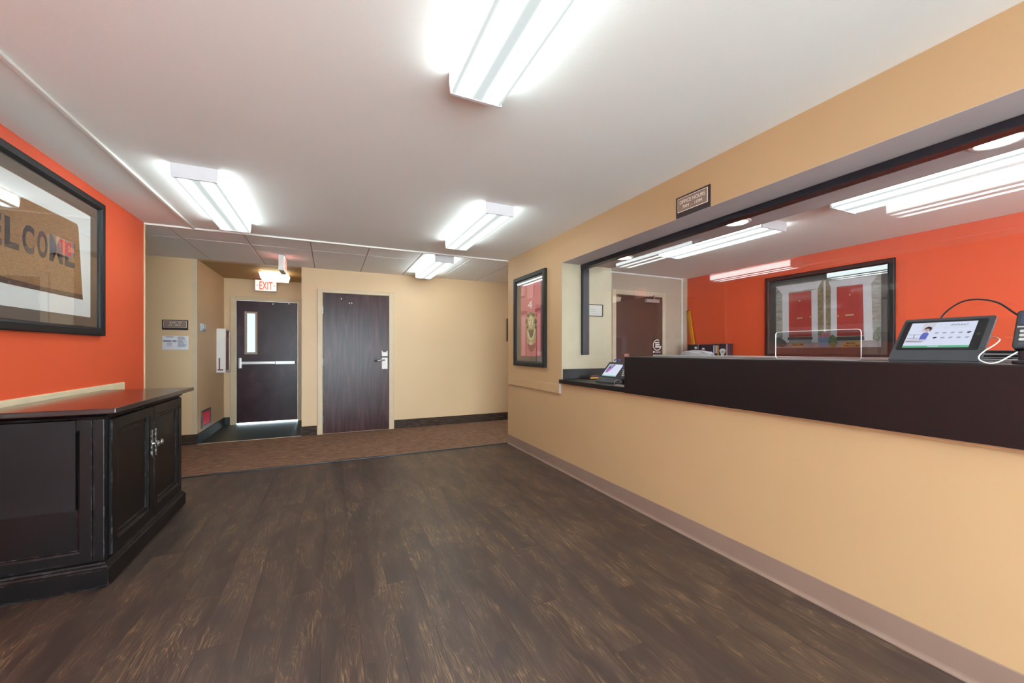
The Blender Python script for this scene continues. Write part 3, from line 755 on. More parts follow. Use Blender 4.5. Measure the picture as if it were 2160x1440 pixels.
flat('sheet', rectp(0.02, 0.30, 0.02, 0.38), FR_BACK(2.822, YB, 1.375), 0, 0.006, M_PAPER, hn)

# ------------------------------------------------------------------ chair rails
def chair_rail(label, x, d, y0, y1, z0, z1, caps):
    r = thing('chair_rail', label, 'chair rail', (x, (y0 + y1) / 2, z0))
    box('rail', M_TAN if d < 0 else pm('cream_rail_paint', (232, 212, 176), 0.5), (x, x + d * 0.022, y0, y1, z0, z1), r, bev=0.006)
    for y in caps: box('end_cap', pm('rail_cap', (168, 156, 146), 0.6), (x, x + d * 0.023, y - 0.004, y + 0.004, z0, z1), r)
chair_rail('tan chair rail below the framed door knocker picture', XR, -1, 3.437, 4.70, 0.778, 0.874, (3.437,))
chair_rail('cream chair rail on the orange wall behind the black cabinet', XL, 1, 0.6, 4.31, 0.84, 0.955, ())

# ------------------------------------------------------------------ pictures
PROF = [(0, 0), (0, 0.030), (0.006, 0.036), (0.040, 0.036), (0.052, 0.026), (0.058, 0.012), (0.058, 0)]
def picture(name, label, fr, w, h, fw, mats, cat='picture'):
    o = Vector(fr[0]) + Vector(fr[1]) * (w / 2)
    r = thing(name, label, cat, o[:])
    k = fw / 0.058
    moulding('frame', 0, w, 0, h, fw, fr, [(d * k, hh) for d, hh in PROF], M_FRAMEBLK, r)
    flat('mat_board', rectp(fw * 0.8, w - fw * 0.8, fw * 0.8, h - fw * 0.8), fr, 0.004, 0.010, mats, r)
    flat('glass', rectp(fw * 0.9, w - fw * 0.9, fw * 0.9, h - fw * 0.9), fr, 0.0175, 0.0195, M_PICGLASS, r)
    return r
# welcome mat picture on the orange wall
fr = FR_LEFT(XL, 2.355, 1.322)
wl = picture('framed_welcome_mat_print', 'large black framed print of a welcome doormat on the orange wall', fr, 1.612, 0.98, 0.062, M_MATBRD)
yy = lambda Y: Y - 2.355
zz = lambda Z: Z - 1.322
sheet = flat('print_sheet', rectp(yy(2.51), yy(3.813), zz(1.45), zz(2.168)), fr, 0.010, 0.0115, pm('warm_white_print', (226, 224, 222), 0.6, 0.01), wl)
M_COIR = streak_mat('coir_print', [(0.3, (130, 92, 58)), (0.5, (152, 110, 72)), (0.75, (170, 128, 88))], (1, 1, 5), 0.8, 45, bump=0.0)
flat('doormat_print', [(yy(2.60), zz(1.605)), (yy(2.9), zz(1.60)), (yy(3.3), zz(1.59)), (yy(3.712), zz(1.598)), (yy(3.663), zz(2.045)), (yy(3.645), zz(2.067)), (yy(2.675), zz(2.06)), (yy(2.657), zz(2.04))], fr, 0.0115, 0.0125, M_COIR, sheet)
flat('doormat_edge_print', [(yy(2.60), zz(1.572)), (yy(3.2), zz(1.566)), (yy(3.718), zz(1.564)), (yy(3.712), zz(1.598)), (yy(3.3), zz(1.592)), (yy(2.9), zz(1.602)), (yy(2.60), zz(1.607))], fr, 0.0115, 0.0126, pm('coir_edge_print', (92, 66, 48), 0.8, 0.3, 30), sheet)
M_NAVY = pm('faded_navy_print', (58, 50, 58), 0.8, 0.2, 30)
for ch_, y0, y1 in (('W', 2.70, 2.86), ('E', 2.88, 2.97), ('L', 2.992, 3.097), ('C', 3.123, 3.220), ('O', 3.246, 3.339), ('M', 3.358, 3.490), ('E', 3.512, 3.619)):
    text('letter_print', ch_, ((XL, y0, 1.761), (0, 1, 0), (0, 0, 1)), y1 - y0, 0.163, M_NAVY, sheet, 0.0126, 0.0008, 0.034)
# door knocker picture on the counter wall
fr = FR_RIGHT(XR, 4.506, 1.03)
kn = picture('framed_door_knocker_print', 'black framed print of a pink door with a brass face knocker', fr, 0.79, 1.075, 0.062, M_MATBRD)
XK = XR - 0.012
def on(X, ox, oy, sc, fr):
    """zoomed-crop pixel -> (a, b) in a wall picture frame whose right is -Y"""
    def q(x, y):
        p = wp(ox + x / sc, oy + y / sc, X=X)
        return (fr[0][1] - p[1], p[2] - fr[0][2])
    return q
q = on(XK, 1080, 560, 6.256, fr)
pink = flat('print_sheet', [q(117, 1192), q(378, 1197), q(378, 172), q(117, 268)], fr, 0.010, 0.0115, pm('pink_door_print', (206, 118, 122), 0.6, 0.05), kn)
M_PK2 = pm('dark_pink_print', (160, 80, 80), 0.6, 0.1); M_PK3 = pm('light_pink_print', (222, 146, 148), 0.6, 0.05)
for pts in ([(117, 605), (200, 592), (200, 640), (117, 655)], [(300, 572), (378, 548), (378, 595), (300, 618)], [(118, 410), (168, 398), (168, 418), (118, 432)],
            [(284, 255), (294, 252), (294, 425), (284, 428)], [(180, 660), (190, 658), (190, 1190), (180, 1190)], [(318, 640), (326, 638), (326, 1193), (318, 1193)]):
    flat('panel_shade_print', [q(*p) for p in pts][::-1], fr, 0.0115, 0.0119, M_PK2, pink)
for pts in ([(125, 290), (165, 280), (165, 395), (125, 405)], [(200, 245), (280, 225), (280, 420), (200, 440)], [(128, 680), (176, 672), (176, 1185), (132, 1185)], [(332, 640), (370, 632), (370, 1190), (332, 1190)]):
    flat('panel_light_print', [q(*p) for p in pts][::-1], fr, 0.0115, 0.0118, M_PK3, pink)
p = q(208, 572); p2 = q(266, 445)
text('number_print', '4', ((XR, fr[0][1] - p[0], fr[0][2] + p[1]), (0, -1, 0), (0, 0, 1)), p2[0] - p[0], 0.088, pm('white_print', (235, 232, 226), 0.6), pink, 0.0118, 0.0008)
M_GOLD = pm('brass_print', (176, 156, 110), 0.5, 0.35, 40); M_GOLDL = pm('pale_brass_print', (216, 202, 160), 0.5, 0.15, 30); M_GOLDD = pm('dark_brass_print', (98, 84, 56), 0.5, 0.2, 30)
flat('knocker_shadow_print', [q(*p) for p in [(205, 1060), (225, 1120), (255, 1142), (285, 1120), (315, 1050), (300, 1000), (215, 1000)]], fr, 0.0117, 0.0121, M_PK2, pink)
flat('knocker_hair_print', [q(*p) for p in [(178, 700), (200, 640), (245, 612), (295, 622), (328, 680), (330, 770), (322, 820), (318, 940), (305, 1010), (275, 1045), (235, 1050), (205, 1020), (192, 940), (188, 840), (176, 790)]], fr, 0.0119, 0.0123, M_GOLD, pink)
for (ex, ey, w_, h_) in ((192, 740, 14, 40), (215, 660, 20, 24), (310, 740, 15, 40), (285, 650, 20, 24), (200, 810, 12, 26), (312, 810, 12, 26), (250, 632, 18, 14)):
    flat('curl_print', [q(ex + w_ * math.cos(t), ey + h_ * math.sin(t)) for t in [k * math.pi / 6 for k in range(12)]], fr, 0.0123, 0.0126, M_GOLDD, pink)
flat('face_print', [q(248 + 32 * math.cos(t), 740 + 78 * math.sin(t)) for t in [k * math.pi / 8 for k in range(16)]], fr, 0.0124, 0.0128, M_GOLDL, pink)
for (ex, ey, w_, h_) in ((235, 722, 8, 7), (263, 718, 8, 7), (250, 790, 11, 5), (256, 750, 4, 16)):
    flat('feature_print', [q(ex + w_ * math.cos(t), ey + h_ * math.sin(t)) for t in [k * math.pi / 6 for k in range(12)]], fr, 0.0128, 0.0131, M_GOLDD, pink)
flat('swag_gap_print', [q(*p) for p in [(212, 850), (285, 845), (292, 900), (262, 950), (235, 950), (214, 905)]], fr, 0.0124, 0.0127, M_GOLDD, pink)
flat('drape_print', [q(*p) for p in [(205, 860), (218, 858), (232, 930), (252, 960), (278, 925), (292, 850), (304, 850), (296, 945), (262, 990), (230, 985), (208, 940)]], fr, 0.0127, 0.0130, M_GOLDL, pink)
flat('boss_print', [q(252 + 24 * math.cos(t), 1022 + 26 * math.sin(t)) for t in [k * math.pi / 8 for k in range(16)]], fr, 0.0127, 0.0131, M_GOLDL, pink)
# office picture of two red doors
fr = FR_RIGHT(OX, 3.419, 1.112)
op_ = picture('framed_red_doors_print', 'black framed print of two red front doors on the office wall', fr, 1.348, 1.072, 0.062, M_MATDK)
q = on(OX - 0.012, 1610, 540, 6.262, fr)
stone = flat('print_sheet', [q(168, 1212), q(1557, 1200), q(1557, 205), q(168, 400)], fr, 0.010, 0.0115, streak_mat('stone_wall_print', [(0.3, (150, 144, 140)), (0.5, (184, 178, 174)), (0.75, (212, 206, 200))], (1, 1, 4), 0.7, 9, bump=0.0), op_)
def art(nm, pts, lay, m, par=stone): return flat(nm, [q(*p) for p in pts][::-1], fr, 0.0115 + 0.0003 * lay, 0.0117 + 0.0003 * lay + 0.0003, m, par)
M_PW = pm('white_stone_print', (244, 238, 246), 0.6, 0.04); M_PR = pm('red_door_print', (206, 62, 60), 0.5, 0.05); M_PG = pm('grey_pavement_print', (180, 172, 178), 0.7, 0.1, 20)
M_PIVY = pm('brown_ivy_print', (156, 138, 112), 0.7, 0.3, 40); M_PDK = pm('dark_step_print', (96, 84, 88), 0.7, 0.1); M_PMAT = pm('tan_mat_print', (226, 180, 112), 0.7, 0.1)
M_PBLUE = pm('blue_planter_print', (150, 168, 206), 0.6, 0.06); M_PGRN = pm('green_leaf_print', (124, 142, 98), 0.7, 0.35, 50); M_PFLW = pm('pink_flower_print', (230, 140, 158), 0.7, 0.3, 60)
art('pavement_print', [(168, 1212), (168, 1105), (1557, 1085), (1557, 1200)][::1], 0, M_PG)
art('ivy_print', [(718, 425), (780, 330), (840, 325), (892, 400), (892, 1000), (718, 1010)], 0, M_PIVY)
art('drainpipe_print', [(796, 325), (824, 320), (828, 1000), (800, 1005)], 2, M_PW)
art('lintel_print', [(168, 408), (770, 325), (722, 425), (335, 480), (240, 490)], 1, M_PW)
art('pillar_print', [(252, 488), (335, 478), (340, 1140), (256, 1145)], 1, M_PW)
art('pillar_print', [(635, 455), (718, 425), (722, 1140), (640, 1140)], 1, M_PW)
art('red_door_print', [(335, 492), (635, 455), (640, 1058), (340, 1068)], 3, M_PR)
art('lintel_print', [(862, 335), (1505, 250), (1430, 360), (970, 405), (890, 410)], 1, M_PW)
art('pillar_print', [(890, 405), (972, 400), (976, 1110), (892, 1115)], 1, M_PW)
art('pillar_print', [(1315, 370), (1425, 355), (1450, 1110), (1335, 1115)], 1, M_PW)
art('red_door_print', [(970, 408), (1315, 370), (1322, 1046), (976, 1056)], 3, M_PR)
art('step_print', [(325, 1072), (650, 1066), (652, 1100), (322, 1108)], 4, M_PDK)
art('step_print', [(965, 1070), (1330, 1056), (1338, 1105), (965, 1115)], 4, M_PDK)
for x0, y0, x1 in ((445, 806, 520), (1085, 765, 1195)):
    art('mail_slot_print', [(x0, y0 + 8), (x1, y0), (x1, y0 + 16), (x0, y0 + 24)], 5, M_GOLDL)
for ex, ey in ((480, 590), (1142, 512), (622, 800), (992, 790)):
    art('knob_print', [(ex + 11 * math.cos(-t), ey + 11 * math.sin(-t)) for t in [-k * math.pi / 5 for k in range(10)]], 5, M_GOLDL)
art('doormat_print', [(368, 1150), (545, 1142), (545, 1190), (368, 1195)], 5, M_PMAT)
art('doormat_print', [(1055, 1128), (1280, 1112), (1310, 1192), (1030, 1204)], 5, M_PMAT)
art('planter_print', [(735, 1072), (862, 1066), (870, 1196), (742, 1202)], 6, M_PBLUE)
art('flowers_print', [(730, 1075), (725, 1010), (760, 975), (800, 1010), (850, 1005), (890, 1030), (870, 1068)], 7, M_PFLW)
art('foliage_print', [(722, 1030), (730, 985), (770, 972), (790, 1010), (760, 1050)], 8, M_PGRN)
art('shrub_print', [(862, 1150), (870, 1070), (915, 1035), (965, 1070), (985, 1140), (950, 1200), (890, 1200)], 8, M_PGRN)
art('shrub_print', [(172, 1190), (172, 1080), (220, 1070), (290, 1120), (320, 1170), (260, 1205)], 6, pm('grey_shrub_print', (110, 106, 106), 0.7, 0.3, 50))
art('shrub_print', [(1445, 1090), (1470, 990), (1520, 930), (1556, 960), (1556, 1100), (1500, 1130)], 6, pm('pale_shrub_print', (150, 152, 140), 0.7, 0.35, 60))
def arttext(s, x0, y0, x1, y1, lay):
    p0 = q(x0, y1); p1 = q(x1, y0)
    text('mat_lettering_print', s, ((OX, fr[0][1] - p0[0], fr[0][2] + p0[1]), (0, -1, 0), (0, 0, 1)), p1[0] - p0[0], p1[1] - p0[1], M_SIGNDK, stone, 0.0118 + 0.0003 * lay, 0.0004, 0.02)
arttext('WELCOME', 380, 1152, 532, 1182, 6)
arttext('MORE', 1100, 1136, 1215, 1160, 6)
arttext('WELCOME', 1060, 1168, 1280, 1196, 6)
# small certificate on the stub wall
ce = thing('certificate_frame', 'small thin black certificate frame on the pale stub wall', 'picture', (2.534, OP, 1.573))
fr = FR_BACK(2.431, OP, 1.573)
moulding('frame', 0, 0.206, 0, 0.127, 0.008, fr, [(0, 0), (0, 0.012), (0.007, 0.012), (0.008, 0)], M_FRAMEBLK, ce)
flat('sheet', rectp(0.006, 0.2, 0.006, 0.121), fr, 0, 0.004, pm('certificate_paper', (180, 174, 168), 0.6), ce)
for k in range(3): flat('print_line', rectp(0.05, 0.156 - 0.02 * k, 0.03 + 0.02 * k, 0.033 + 0.02 * k), fr, 0.004, 0.0045, M_INK, ce)
# office hours sign
plaque('office_hours_sign', 'brown office hours sign with white lettering above the counter opening', FR_RIGHT(XR, 1.96, SZ + 0.002), 0.26, 0.136,
       [('OFFICE HOURS', 0.032, 0.083, 0.196, 0.023), ('7AM  -  11PM', 0.056, 0.05, 0.15, 0.021)], (XR, 1.83, SZ + 0.002), 0.032)

# ------------------------------------------------------------------ service counter
ct = thing('service_counter', 'long black laminate counter top with tan edge trim', 'counter', (2.45, 0.8, 0.886))
box('counter_top', M_BLACK, (2.094, 2.95, YF + 0.02, OP - 0.002, 0.886, 0.925), ct, bev=0.004)
box('edge_joint', M_BLACKW, (2.0925, 2.096, 3.205, 3.208, 0.888, 0.924), ct)
box('edge_trim', M_TRIMTAN, (2.108, XR - 0.0005, YF + 0.02, OP - 0.03, 0.870, 0.8855), ct, bev=0.002)
tl = thing('transaction_ledge', 'raised black transaction ledge standing on the counter', 'ledge', (2.297, 0.25, 0.8855))
G().box(2.086, 2.0935, YF + 0.02, 2.434, 0.8855, 1.1635, bev=0.002).to('front_panel', M_BLACK, tl)
G().box(2.0938, 2.50, YF + 0.02, 2.434, 0.9255, 1.1635).to('carcass', M_BLACK, tl)
box('ledge_top', M_BLACK, (2.0855, 2.505, YF + 0.02, 2.436, 1.1637, 1.167), tl, bev=0.001)
tag(box('backsplash', M_BLACK, (XR + 0.012, SX - 0.01, OP - 0.02, OP - 0.001, 0.9255, 1.027), bev=0.003), 'short black backsplash under the pale stub wall', 'backsplash')
# glass screen
gs = thing('glass_screen', 'large black framed glass screen above the counter', 'glass screen', (2.40, 0.9, 1.168))
box('head_rail', M_BMETAL, (2.355, 2.43, YF + 0.02, OP - 0.001, SZ - 0.042, SZ - 0.001), gs, bev=0.004)
box('jamb_rail', M_BMETAL, (2.36, 2.435, OP - 0.045, OP - 0.001, 1.171, SZ - 0.042), gs, bev=0.004)
box('pane', M_GLASS, (2.388, 2.396, YF + 0.02, OP - 0.045, 1.171, SZ - 0.042), gs)
box('sill_channel', M_ALU, (2.378, 2.406, YF + 0.02, 2.434, 1.1675, 1.181), gs, bev=0.002)
# acrylic sneeze guard on the ledge
ag = thing('acrylic_guard', 'small clear acrylic guard with rounded corners on the ledge', 'acrylic guard', (2.30, 1.215, 1.1675))
fr = FR_RIGHT(2.30, 1.414, 1.1675)
outl = rrect(0, 0.40, 0.0, 0.152, 0.016)
flat('sheet', outl, fr, 0, 0.003, M_ACRYL, ag)
inn = rrect(0.0022, 0.3978, 0.0022, 0.1498, 0.014)
g = G()
o_, r_, u_ = (Vector(a) for a in fr); n_ = r_.cross(u_); k = len(outl)
v = [o_ + r_ * a + u_ * b_ + n_ * h for h in (-0.0005, 0.0035) for pts in (outl, inn) for a, b_ in pts]
f = []
for i in range(k):
    j = (i + 1) % k
    f += [(i, j, k + j, k + i), (2 * k + i, 2 * k + j, 3 * k + j, 3 * k + i), (i, j, 2 * k + j, 2 * k + i), (k + i, k + j, 3 * k + j, 3 * k + i)]
mk('polished_edge', v, f, pm('polished_acrylic_edge', (226, 226, 226), 0.3, 0.02), ag)

# ------------------------------------------------------------------ tablets
M_SCREEN = em('tablet_screen_glow', (206, 212, 232), 0.5)
def scr(name, col, s=0.6):
    m = em(name, col, 0.5)
    m.node_tree.nodes['Principled BSDF'].inputs['Base Color'].default_value = (0.01, 0.01, 0.012, 1)
    return m
M_SCREEN.node_tree.nodes['Principled BSDF'].inputs['Base Color'].default_value = (0.01, 0.01, 0.012, 1)
def tablet(label, loc, kind):
    # local frame: +x toward the office (away from the guest), +y along the counter; leans back 48 deg
    r = thing('tablet_stand', label, 'tablet', loc, local=True)
    w, Ls, th = 0.262, 0.231, math.radians(47.5)
    ux, uz = math.cos(th), math.sin(th)
    fr = ((0, w / 2, 0.012), (0, -1, 0), (ux, 0, uz))
    flat('stand_plate', rrect(0, w, 0, Ls, 0.010), fr, -0.010, 0.0, M_PLASTIC, r)
    flat('front_lip', rectp(0.004, w - 0.004, -0.006, 0.006), fr, -0.014, 0.004, M_PLASTIC, r)
    G().box(-0.004, 0.13, -w / 2 + 0.004, w / 2 - 0.004, 0, 0.008, bev=0.002).to('foot', M_PLASTIC, r)
    G().prism([(0.055, 0.006), (0.125, 0.006), (0.135, 0.135), (0.115, 0.125)], -0.045, 0.045, ((0, 0, 0), (1, 0, 0), (0, 0, 1))).to('back_support', M_PLASTIC2, r)
    flat('tablet_body', rrect(0.010, 0.246, 0.052, 0.214, 0.008), fr, 0.0, 0.0025, M_PLASTIC2, r)
    sc = flat('screen', rectp(0.030, 0.220, 0.064, 0.203), fr, 0.0025, 0.0032, M_SCREEN, r)
    def a(nm, pts, lay, m): return flat(nm, [(0.030 + x * 0.190, 0.064 + y * 0.139) for x, y in pts], fr, 0.0032 + lay * 0.0002, 0.0035 + lay * 0.0002, m, sc)
    smooth_auto(G().prism(oval(0.233, 0.133, 0.005, 0.005, 14), 0.0025, 0.003, fr).to('home_button', M_PLASTIC, r))
    hair, skin = scr('scr_hair', (40, 24, 40)), scr('scr_skin', (196, 150, 140))
    if kind == 'dishes':
        a('desk_graphic', [(0.0, 0.30), (0.12, 0.33), (0.36, 0.30), (0.30, 0.22), (0.02, 0.24)], 0, scr('scr_desk', (190, 186, 196)))
        a('desk_shadow_graphic', [(0.02, 0.24), (0.30, 0.22), (0.27, 0.20), (0.02, 0.21)], 1, scr('scr_desk2', (110, 108, 120)))
        a('shelf_graphic', [(0.02, 0.36), (0.20, 0.36), (0.20, 0.38), (0.02, 0.38)], 0, scr('scr_line', (120, 118, 130)))
        a('shelf_graphic', [(0.02, 0.50), (0.24, 0.50), (0.24, 0.515), (0.02, 0.515)], 0, scr('scr_line', (120, 118, 130)))
        a('lamp_graphic', [(0.115, 0.36), (0.125, 0.36), (0.125, 0.50), (0.115, 0.50)], 0, scr('scr_hair', (40, 24, 40)))
        a('wall_graphic', [(0.20, 0.62), (0.37, 0.62), (0.40, 1.0), (0.20, 1.0)], 0, scr('scr_grey', (196, 196, 204)))
        a('figure_body_graphic', [(0.22, 0.31), (0.33, 0.31), (0.345, 0.52), (0.315, 0.60), (0.25, 0.58), (0.225, 0.45)], 2, scr('scr_blue', (82, 96, 176)))
        a('figure_face_graphic', oval(0.29, 0.69, 0.028, 0.07, 14), 3, skin)
        a('figure_hair_graphic', [(0.24, 0.68), (0.25, 0.78), (0.29, 0.84), (0.345, 0.81), (0.365, 0.72), (0.335, 0.63), (0.325, 0.72), (0.295, 0.755), (0.262, 0.72)], 4, hair)
        a('banner_graphic', [(0, 0), (1, 0), (1, 0.065), (0, 0.065)], 1, scr('scr_green', (60, 170, 110)))
        a('banner_text_graphic', [(0.40, 0.022), (0.57, 0.022), (0.57, 0.045), (0.40, 0.045)], 2, M_SCREEN)
        o, rr, uu = (Vector(t) for t in fr)
        gry = scr('scr_text', (90, 110, 110), 0.5)
        text('headline_graphic', 'dishes?', (o + rr * (0.030 + 0.62 * 0.19) + uu * (0.064 + 0.845 * 0.139), rr, uu), 0.049, 0.0105, gry, sc, 0.0034, 0.0002)
        text('headline_graphic', 'Missing', (o + rr * (0.030 + 0.45 * 0.19) + uu * (0.064 + 0.86 * 0.139), rr, uu), 0.029, 0.009, scr('scr_faint', (190, 200, 206), 0.65), sc, 0.0034, 0.0002)
        for x0, x1, y in ((0.50, 0.92, 0.795), (0.53, 0.86, 0.745), (0.42, 0.62, 0.12)):
            a('text_line_graphic', [(x0, y), (x1, y), (x1, y + 0.012), (x0, y + 0.012)], 1, scr('scr_faint', (190, 200, 206), 0.65))
        random.seed(5)
        for row, y in enumerate((0.56, 0.37)):
            for k in range(5):
                x = 0.46 + k * 0.118
                dk = (row, k) in ((0, 4), (1, 0))
                mm = scr('scr_hair', (40, 24, 40)) if dk else scr('scr_icon', (150, 156, 168), 0.6)
                if k % 2: a('icon_graphic', oval(x, y, 0.035, 0.03, 10), 1, mm)
                else: a('icon_graphic', [(x - 0.035, y - 0.01), (x, y - 0.035), (x + 0.035, y + 0.01), (x + 0.02, y + 0.035), (x - 0.02, y + 0.025)], 1, mm)
    else:
        a('photo_graphic', [(0.02, 0.45), (0.36, 0.45), (0.46, 0.98), (0.06, 0.98)], 0, scr('scr_violetgrey', (150, 150, 180)))
        a('dark_panel_graphic', [(0.30, 0.62), (0.36, 0.62), (0.46, 0.98), (0.40, 0.98)], 1, scr('scr_hair', (40, 24, 40)))
        a('figure_hair_graphic', [(0.12, 0.60), (0.14, 0.80), (0.20, 0.88), (0.24, 0.72), (0.22, 0.62)], 2, hair)
        a('figure_body_graphic', [(0.10, 0.36), (0.28, 0.36), (0.31, 0.52), (0.27, 0.66), (0.19, 0.64), (0.11, 0.50)], 3, scr('scr_magenta', (176, 60, 180)))
        a('desk_graphic', [(0.08, 0.28), (0.22, 0.28), (0.30, 0.36), (0.10, 0.37)], 2, scr('scr_desk2', (110, 108, 120)))
        a('banner_graphic', [(0, 0), (1, 0), (1, 0.08), (0, 0.08)], 1, scr('scr_mint', (150, 200, 190)))
        for x0, x1, y in ((0.56, 0.82, 0.70), (0.58, 0.78, 0.62), (0.54, 0.72, 0.52)):
            a('text_line_graphic', [(x0, y), (x1, y), (x1, y + 0.014), (x0, y + 0.014)], 1, scr('scr_faint', (190, 200, 206), 0.65))
    return r
tablet('dark grey tablet stand showing a dishes page on the raised ledge', (2.142, 0.723, 1.167), 'dishes')
tablet('dark grey tablet stand with a purple figure on the low counter', (2.237, 2.865, 0.925), 'purple')

# ------------------------------------------------------------------ payment terminals and cables
def terminal(label, loc, rz):
    r = thing('payment_terminal', label, 'payment terminal', loc, (0, 0, rz), local=True)
    G().box(-0.045, 0.05, -0.042, 0.042, 0, 0.014, bev=0.004).to('base', M_PLASTIC2, r)
    G().box(-0.028, 0.032, -0.032, 0.032, 0.010, 0.062, bev=0.006).to('stem', M_PLASTIC2, r)
    th = math.radians(66); fr = ((-0.038, 0.041, 0.052), (0, -1, 0), (math.cos(th), 0, math.sin(th)))
    flat('body', rrect(0, 0.082, 0, 0.148, 0.010), fr, -0.024, 0.008, M_PLASTIC2, r)
    flat('face_plate', rrect(0.004, 0.078, 0.004, 0.144, 0.008), fr, 0.008, 0.011, pm('charcoal_plastic', (46, 50, 54), 0.45), r)
    flat('display', rectp(0.012, 0.070, 0.092, 0.134), fr, 0.011, 0.0125, em('terminal_display', (40, 52, 78), 0.25), r)
    flat('trim_strip', rectp(0.006, 0.076, 0.080, 0.084), fr, 0.011, 0.013, M_ALU, r)
    for i in range(4):
        for j in range(3):
            flat('key', rrect(0.014 + j * 0.020, 0.029 + j * 0.020, 0.012 + i * 0.016, 0.022 + i * 0.016, 0.003, 2), fr, 0.011, 0.0135, M_ALU if i else M_PLASTIC, r)
    return r
terminal('black payment terminal beside the dishes tablet on the raised ledge', (2.232, 0.490, 1.167), 0)
terminal('black payment terminal on the low counter against the ledge end', (2.20, 2.535, 0.925), 0.35)
def cable(name, label, pts, r, mat):
    return tag(G().tube(pts, r).to(name, mat, None, True), label, 'cable')
cable('cable', 'black cable arching from tablet to payment terminal',
      [(2.29, 0.74, 1.29)] + [wp(u, v, X=2.31) for u, v in ((1983, 675), (2000, 654), (2030, 636), (2065, 631), (2105, 638), (2140, 660))] + [(2.30, 0.505, 1.30), (2.275, 0.50, 1.27)], 0.0032, M_PLASTIC2)
cable('cable', 'white cable looping from tablet down onto the ledge',
      [wp(2080, 709.5, X=2.30), wp(2097, 711, X=2.29), wp(2109, 716, X=2.27), wp(2098, 727, X=2.22), wp(2078, 739, X=2.158), wp(2065, 751, X=2.124), wp(2068, 760, X=2.112), wp(2086, 766.0, X=2.108), wp(2106, 763, X=2.13), wp(2128, 752, X=2.16), wp(2146, 742, X=2.19)], 0.0022, M_WCABLE)
cable('cable', 'grey cable coiled on the low counter beside the ledge end',
      [(2.175, 2.585, 0.975), (2.15, 2.61, 0.965), (2.125, 2.60, 0.940), (2.108, 2.57, 0.931), (2.100, 2.53, 0.931), (2.104, 2.49, 0.931), (2.125, 2.47, 0.933), (2.145, 2.50, 0.934), (2.135, 2.55, 0.937), (2.112, 2.56, 0.938), (2.101, 2.53, 0.939), (2.106, 2.49, 0.937), (2.13, 2.46, 0.934)], 0.004, pm('grey_cable', (132, 124, 120), 0.4))

# ------------------------------------------------------------------ small things on counter and in the office
sb = thing('sanitizer_bottle', 'clear pump bottle with blue pump behind the counter tablet', 'bottle', (2.56, 3.06, 0.925))
smooth_auto(G().lathe((2.56, 3.06, 0.925), (0, 0, 1), [(0.028, 0), (0.03, 0.006), (0.03, 0.10), (0.024, 0.125), (0.012, 0.14), (0.012, 0.15)], 20).to('body', glass_mat('bottle_plastic', (0.88, 0.92, 0.96), 0.1, 0.06), sb))
smooth_auto(G().lathe((2.56, 3.06, 1.072), (0, 0, 1), [(0.016, 0), (0.016, 0.022), (0.006, 0.024), (0.006, 0.045), (0.014, 0.047), (0.014, 0.058), (0.004, 0.06)], 16).to('pump', M_BLUE, sb))
G().tube([(2.56, 3.06, 1.124), (2.54, 3.085, 1.126), (2.53, 3.10, 1.118)], 0.006).to('spout', M_BLUE, sb, True)
hs = thing('acrylic_sign_holder', 'narrow clear acrylic holder behind the blue pump bottle', 'sign holder', (2.62, 3.03, 0.925))
box('upright', glass_mat('frosted_acrylic', (0.93, 0.9, 0.92), 0.25, 0.16), (2.60, 2.655, 3.03, 3.034, 0.925, 1.185), hs)
box('foot', M_ACRYL, (2.60, 2.655, 3.0, 3.06, 0.925, 0.929), hs)
st = thing('stapler', 'small dark red and yellow stapler by the counter backsplash', 'stapler', (2.43, 3.27, 0.925))
G().box(2.36, 2.50, 3.255, 3.285, 0.925, 0.935, bev=0.003).to('base', M_PLASTIC2, st)
G().prism([(2.37, 0.937), (2.49, 0.937), (2.495, 0.955), (2.46, 0.972), (2.39, 0.962)], -0.014, 0.014, ((0, 3.27, 0), (1, 0, 0), (0, 0, 1))).to('arm', pm('dark_red_plastic', (70, 22, 28), 0.4), st)
G().box(2.362, 2.47, 3.254, 3.26, 0.935, 0.946, bev=0.002).to('stripe', M_YELLOW, st)
rs = thing('ring_logo_sign', 'small clear sign with a white ring and lettering on the ledge', 'sign', (2.47, 1.945, 1.167))
p0 = wp(1376, 748, X=2.47); p1 = wp(1397, 714, X=2.47)
fr = FR_RIGHT(2.47, p0[1], 1.167); W_, H_ = p0[1] - p1[1], p1[2] - 1.167
flat('sheet', rectp(0, W_, 0, H_), fr, 0, 0.003, glass_mat('smoked_acrylic', (0.8, 0.77, 0.74), 0.1, 0.06), rs)
box('foot', M_ACRYL, (2.465, 2.495, p1[1], p0[1], 1.167, 1.170), rs)
M_WP = pm('white_vinyl', (236, 230, 230), 0.5)
flat('ring', ringed(W_ * 0.52, H_ * 0.64, W_ * 0.42, W_ * 0.36, 28, 60, 350), fr, 0.003, 0.0036, M_WP, rs)
for k, (a0, a1, b_) in enumerate(((0.30, 0.78, 0.74), (0.34, 0.76, 0.62), (0.34, 0.92, 0.50))):
    x = a0
    random.seed(k)
    while x < a1 - 0.03:
        ww = random.uniform(0.05, 0.09)
        flat('letter_block', rectp(W_ * x, W_ * min(x + ww, a1), H_ * b_, H_ * (b_ + 0.085)), fr, 0.003, 0.0036, M_WP, rs); x += ww + 0.018
flat('letter_block', rectp(W_ * 0.12, W_ * 0.26, H_ * 0.20, H_ * 0.30), fr, 0.003, 0.0036, M_WP, rs)
flat('letter_block', rectp(W_ * 0.34, W_ * 0.84, H_ * 0.21, H_ * 0.28), fr, 0.003, 0.0036, pm('lilac_vinyl', (190, 170, 200), 0.5), rs)
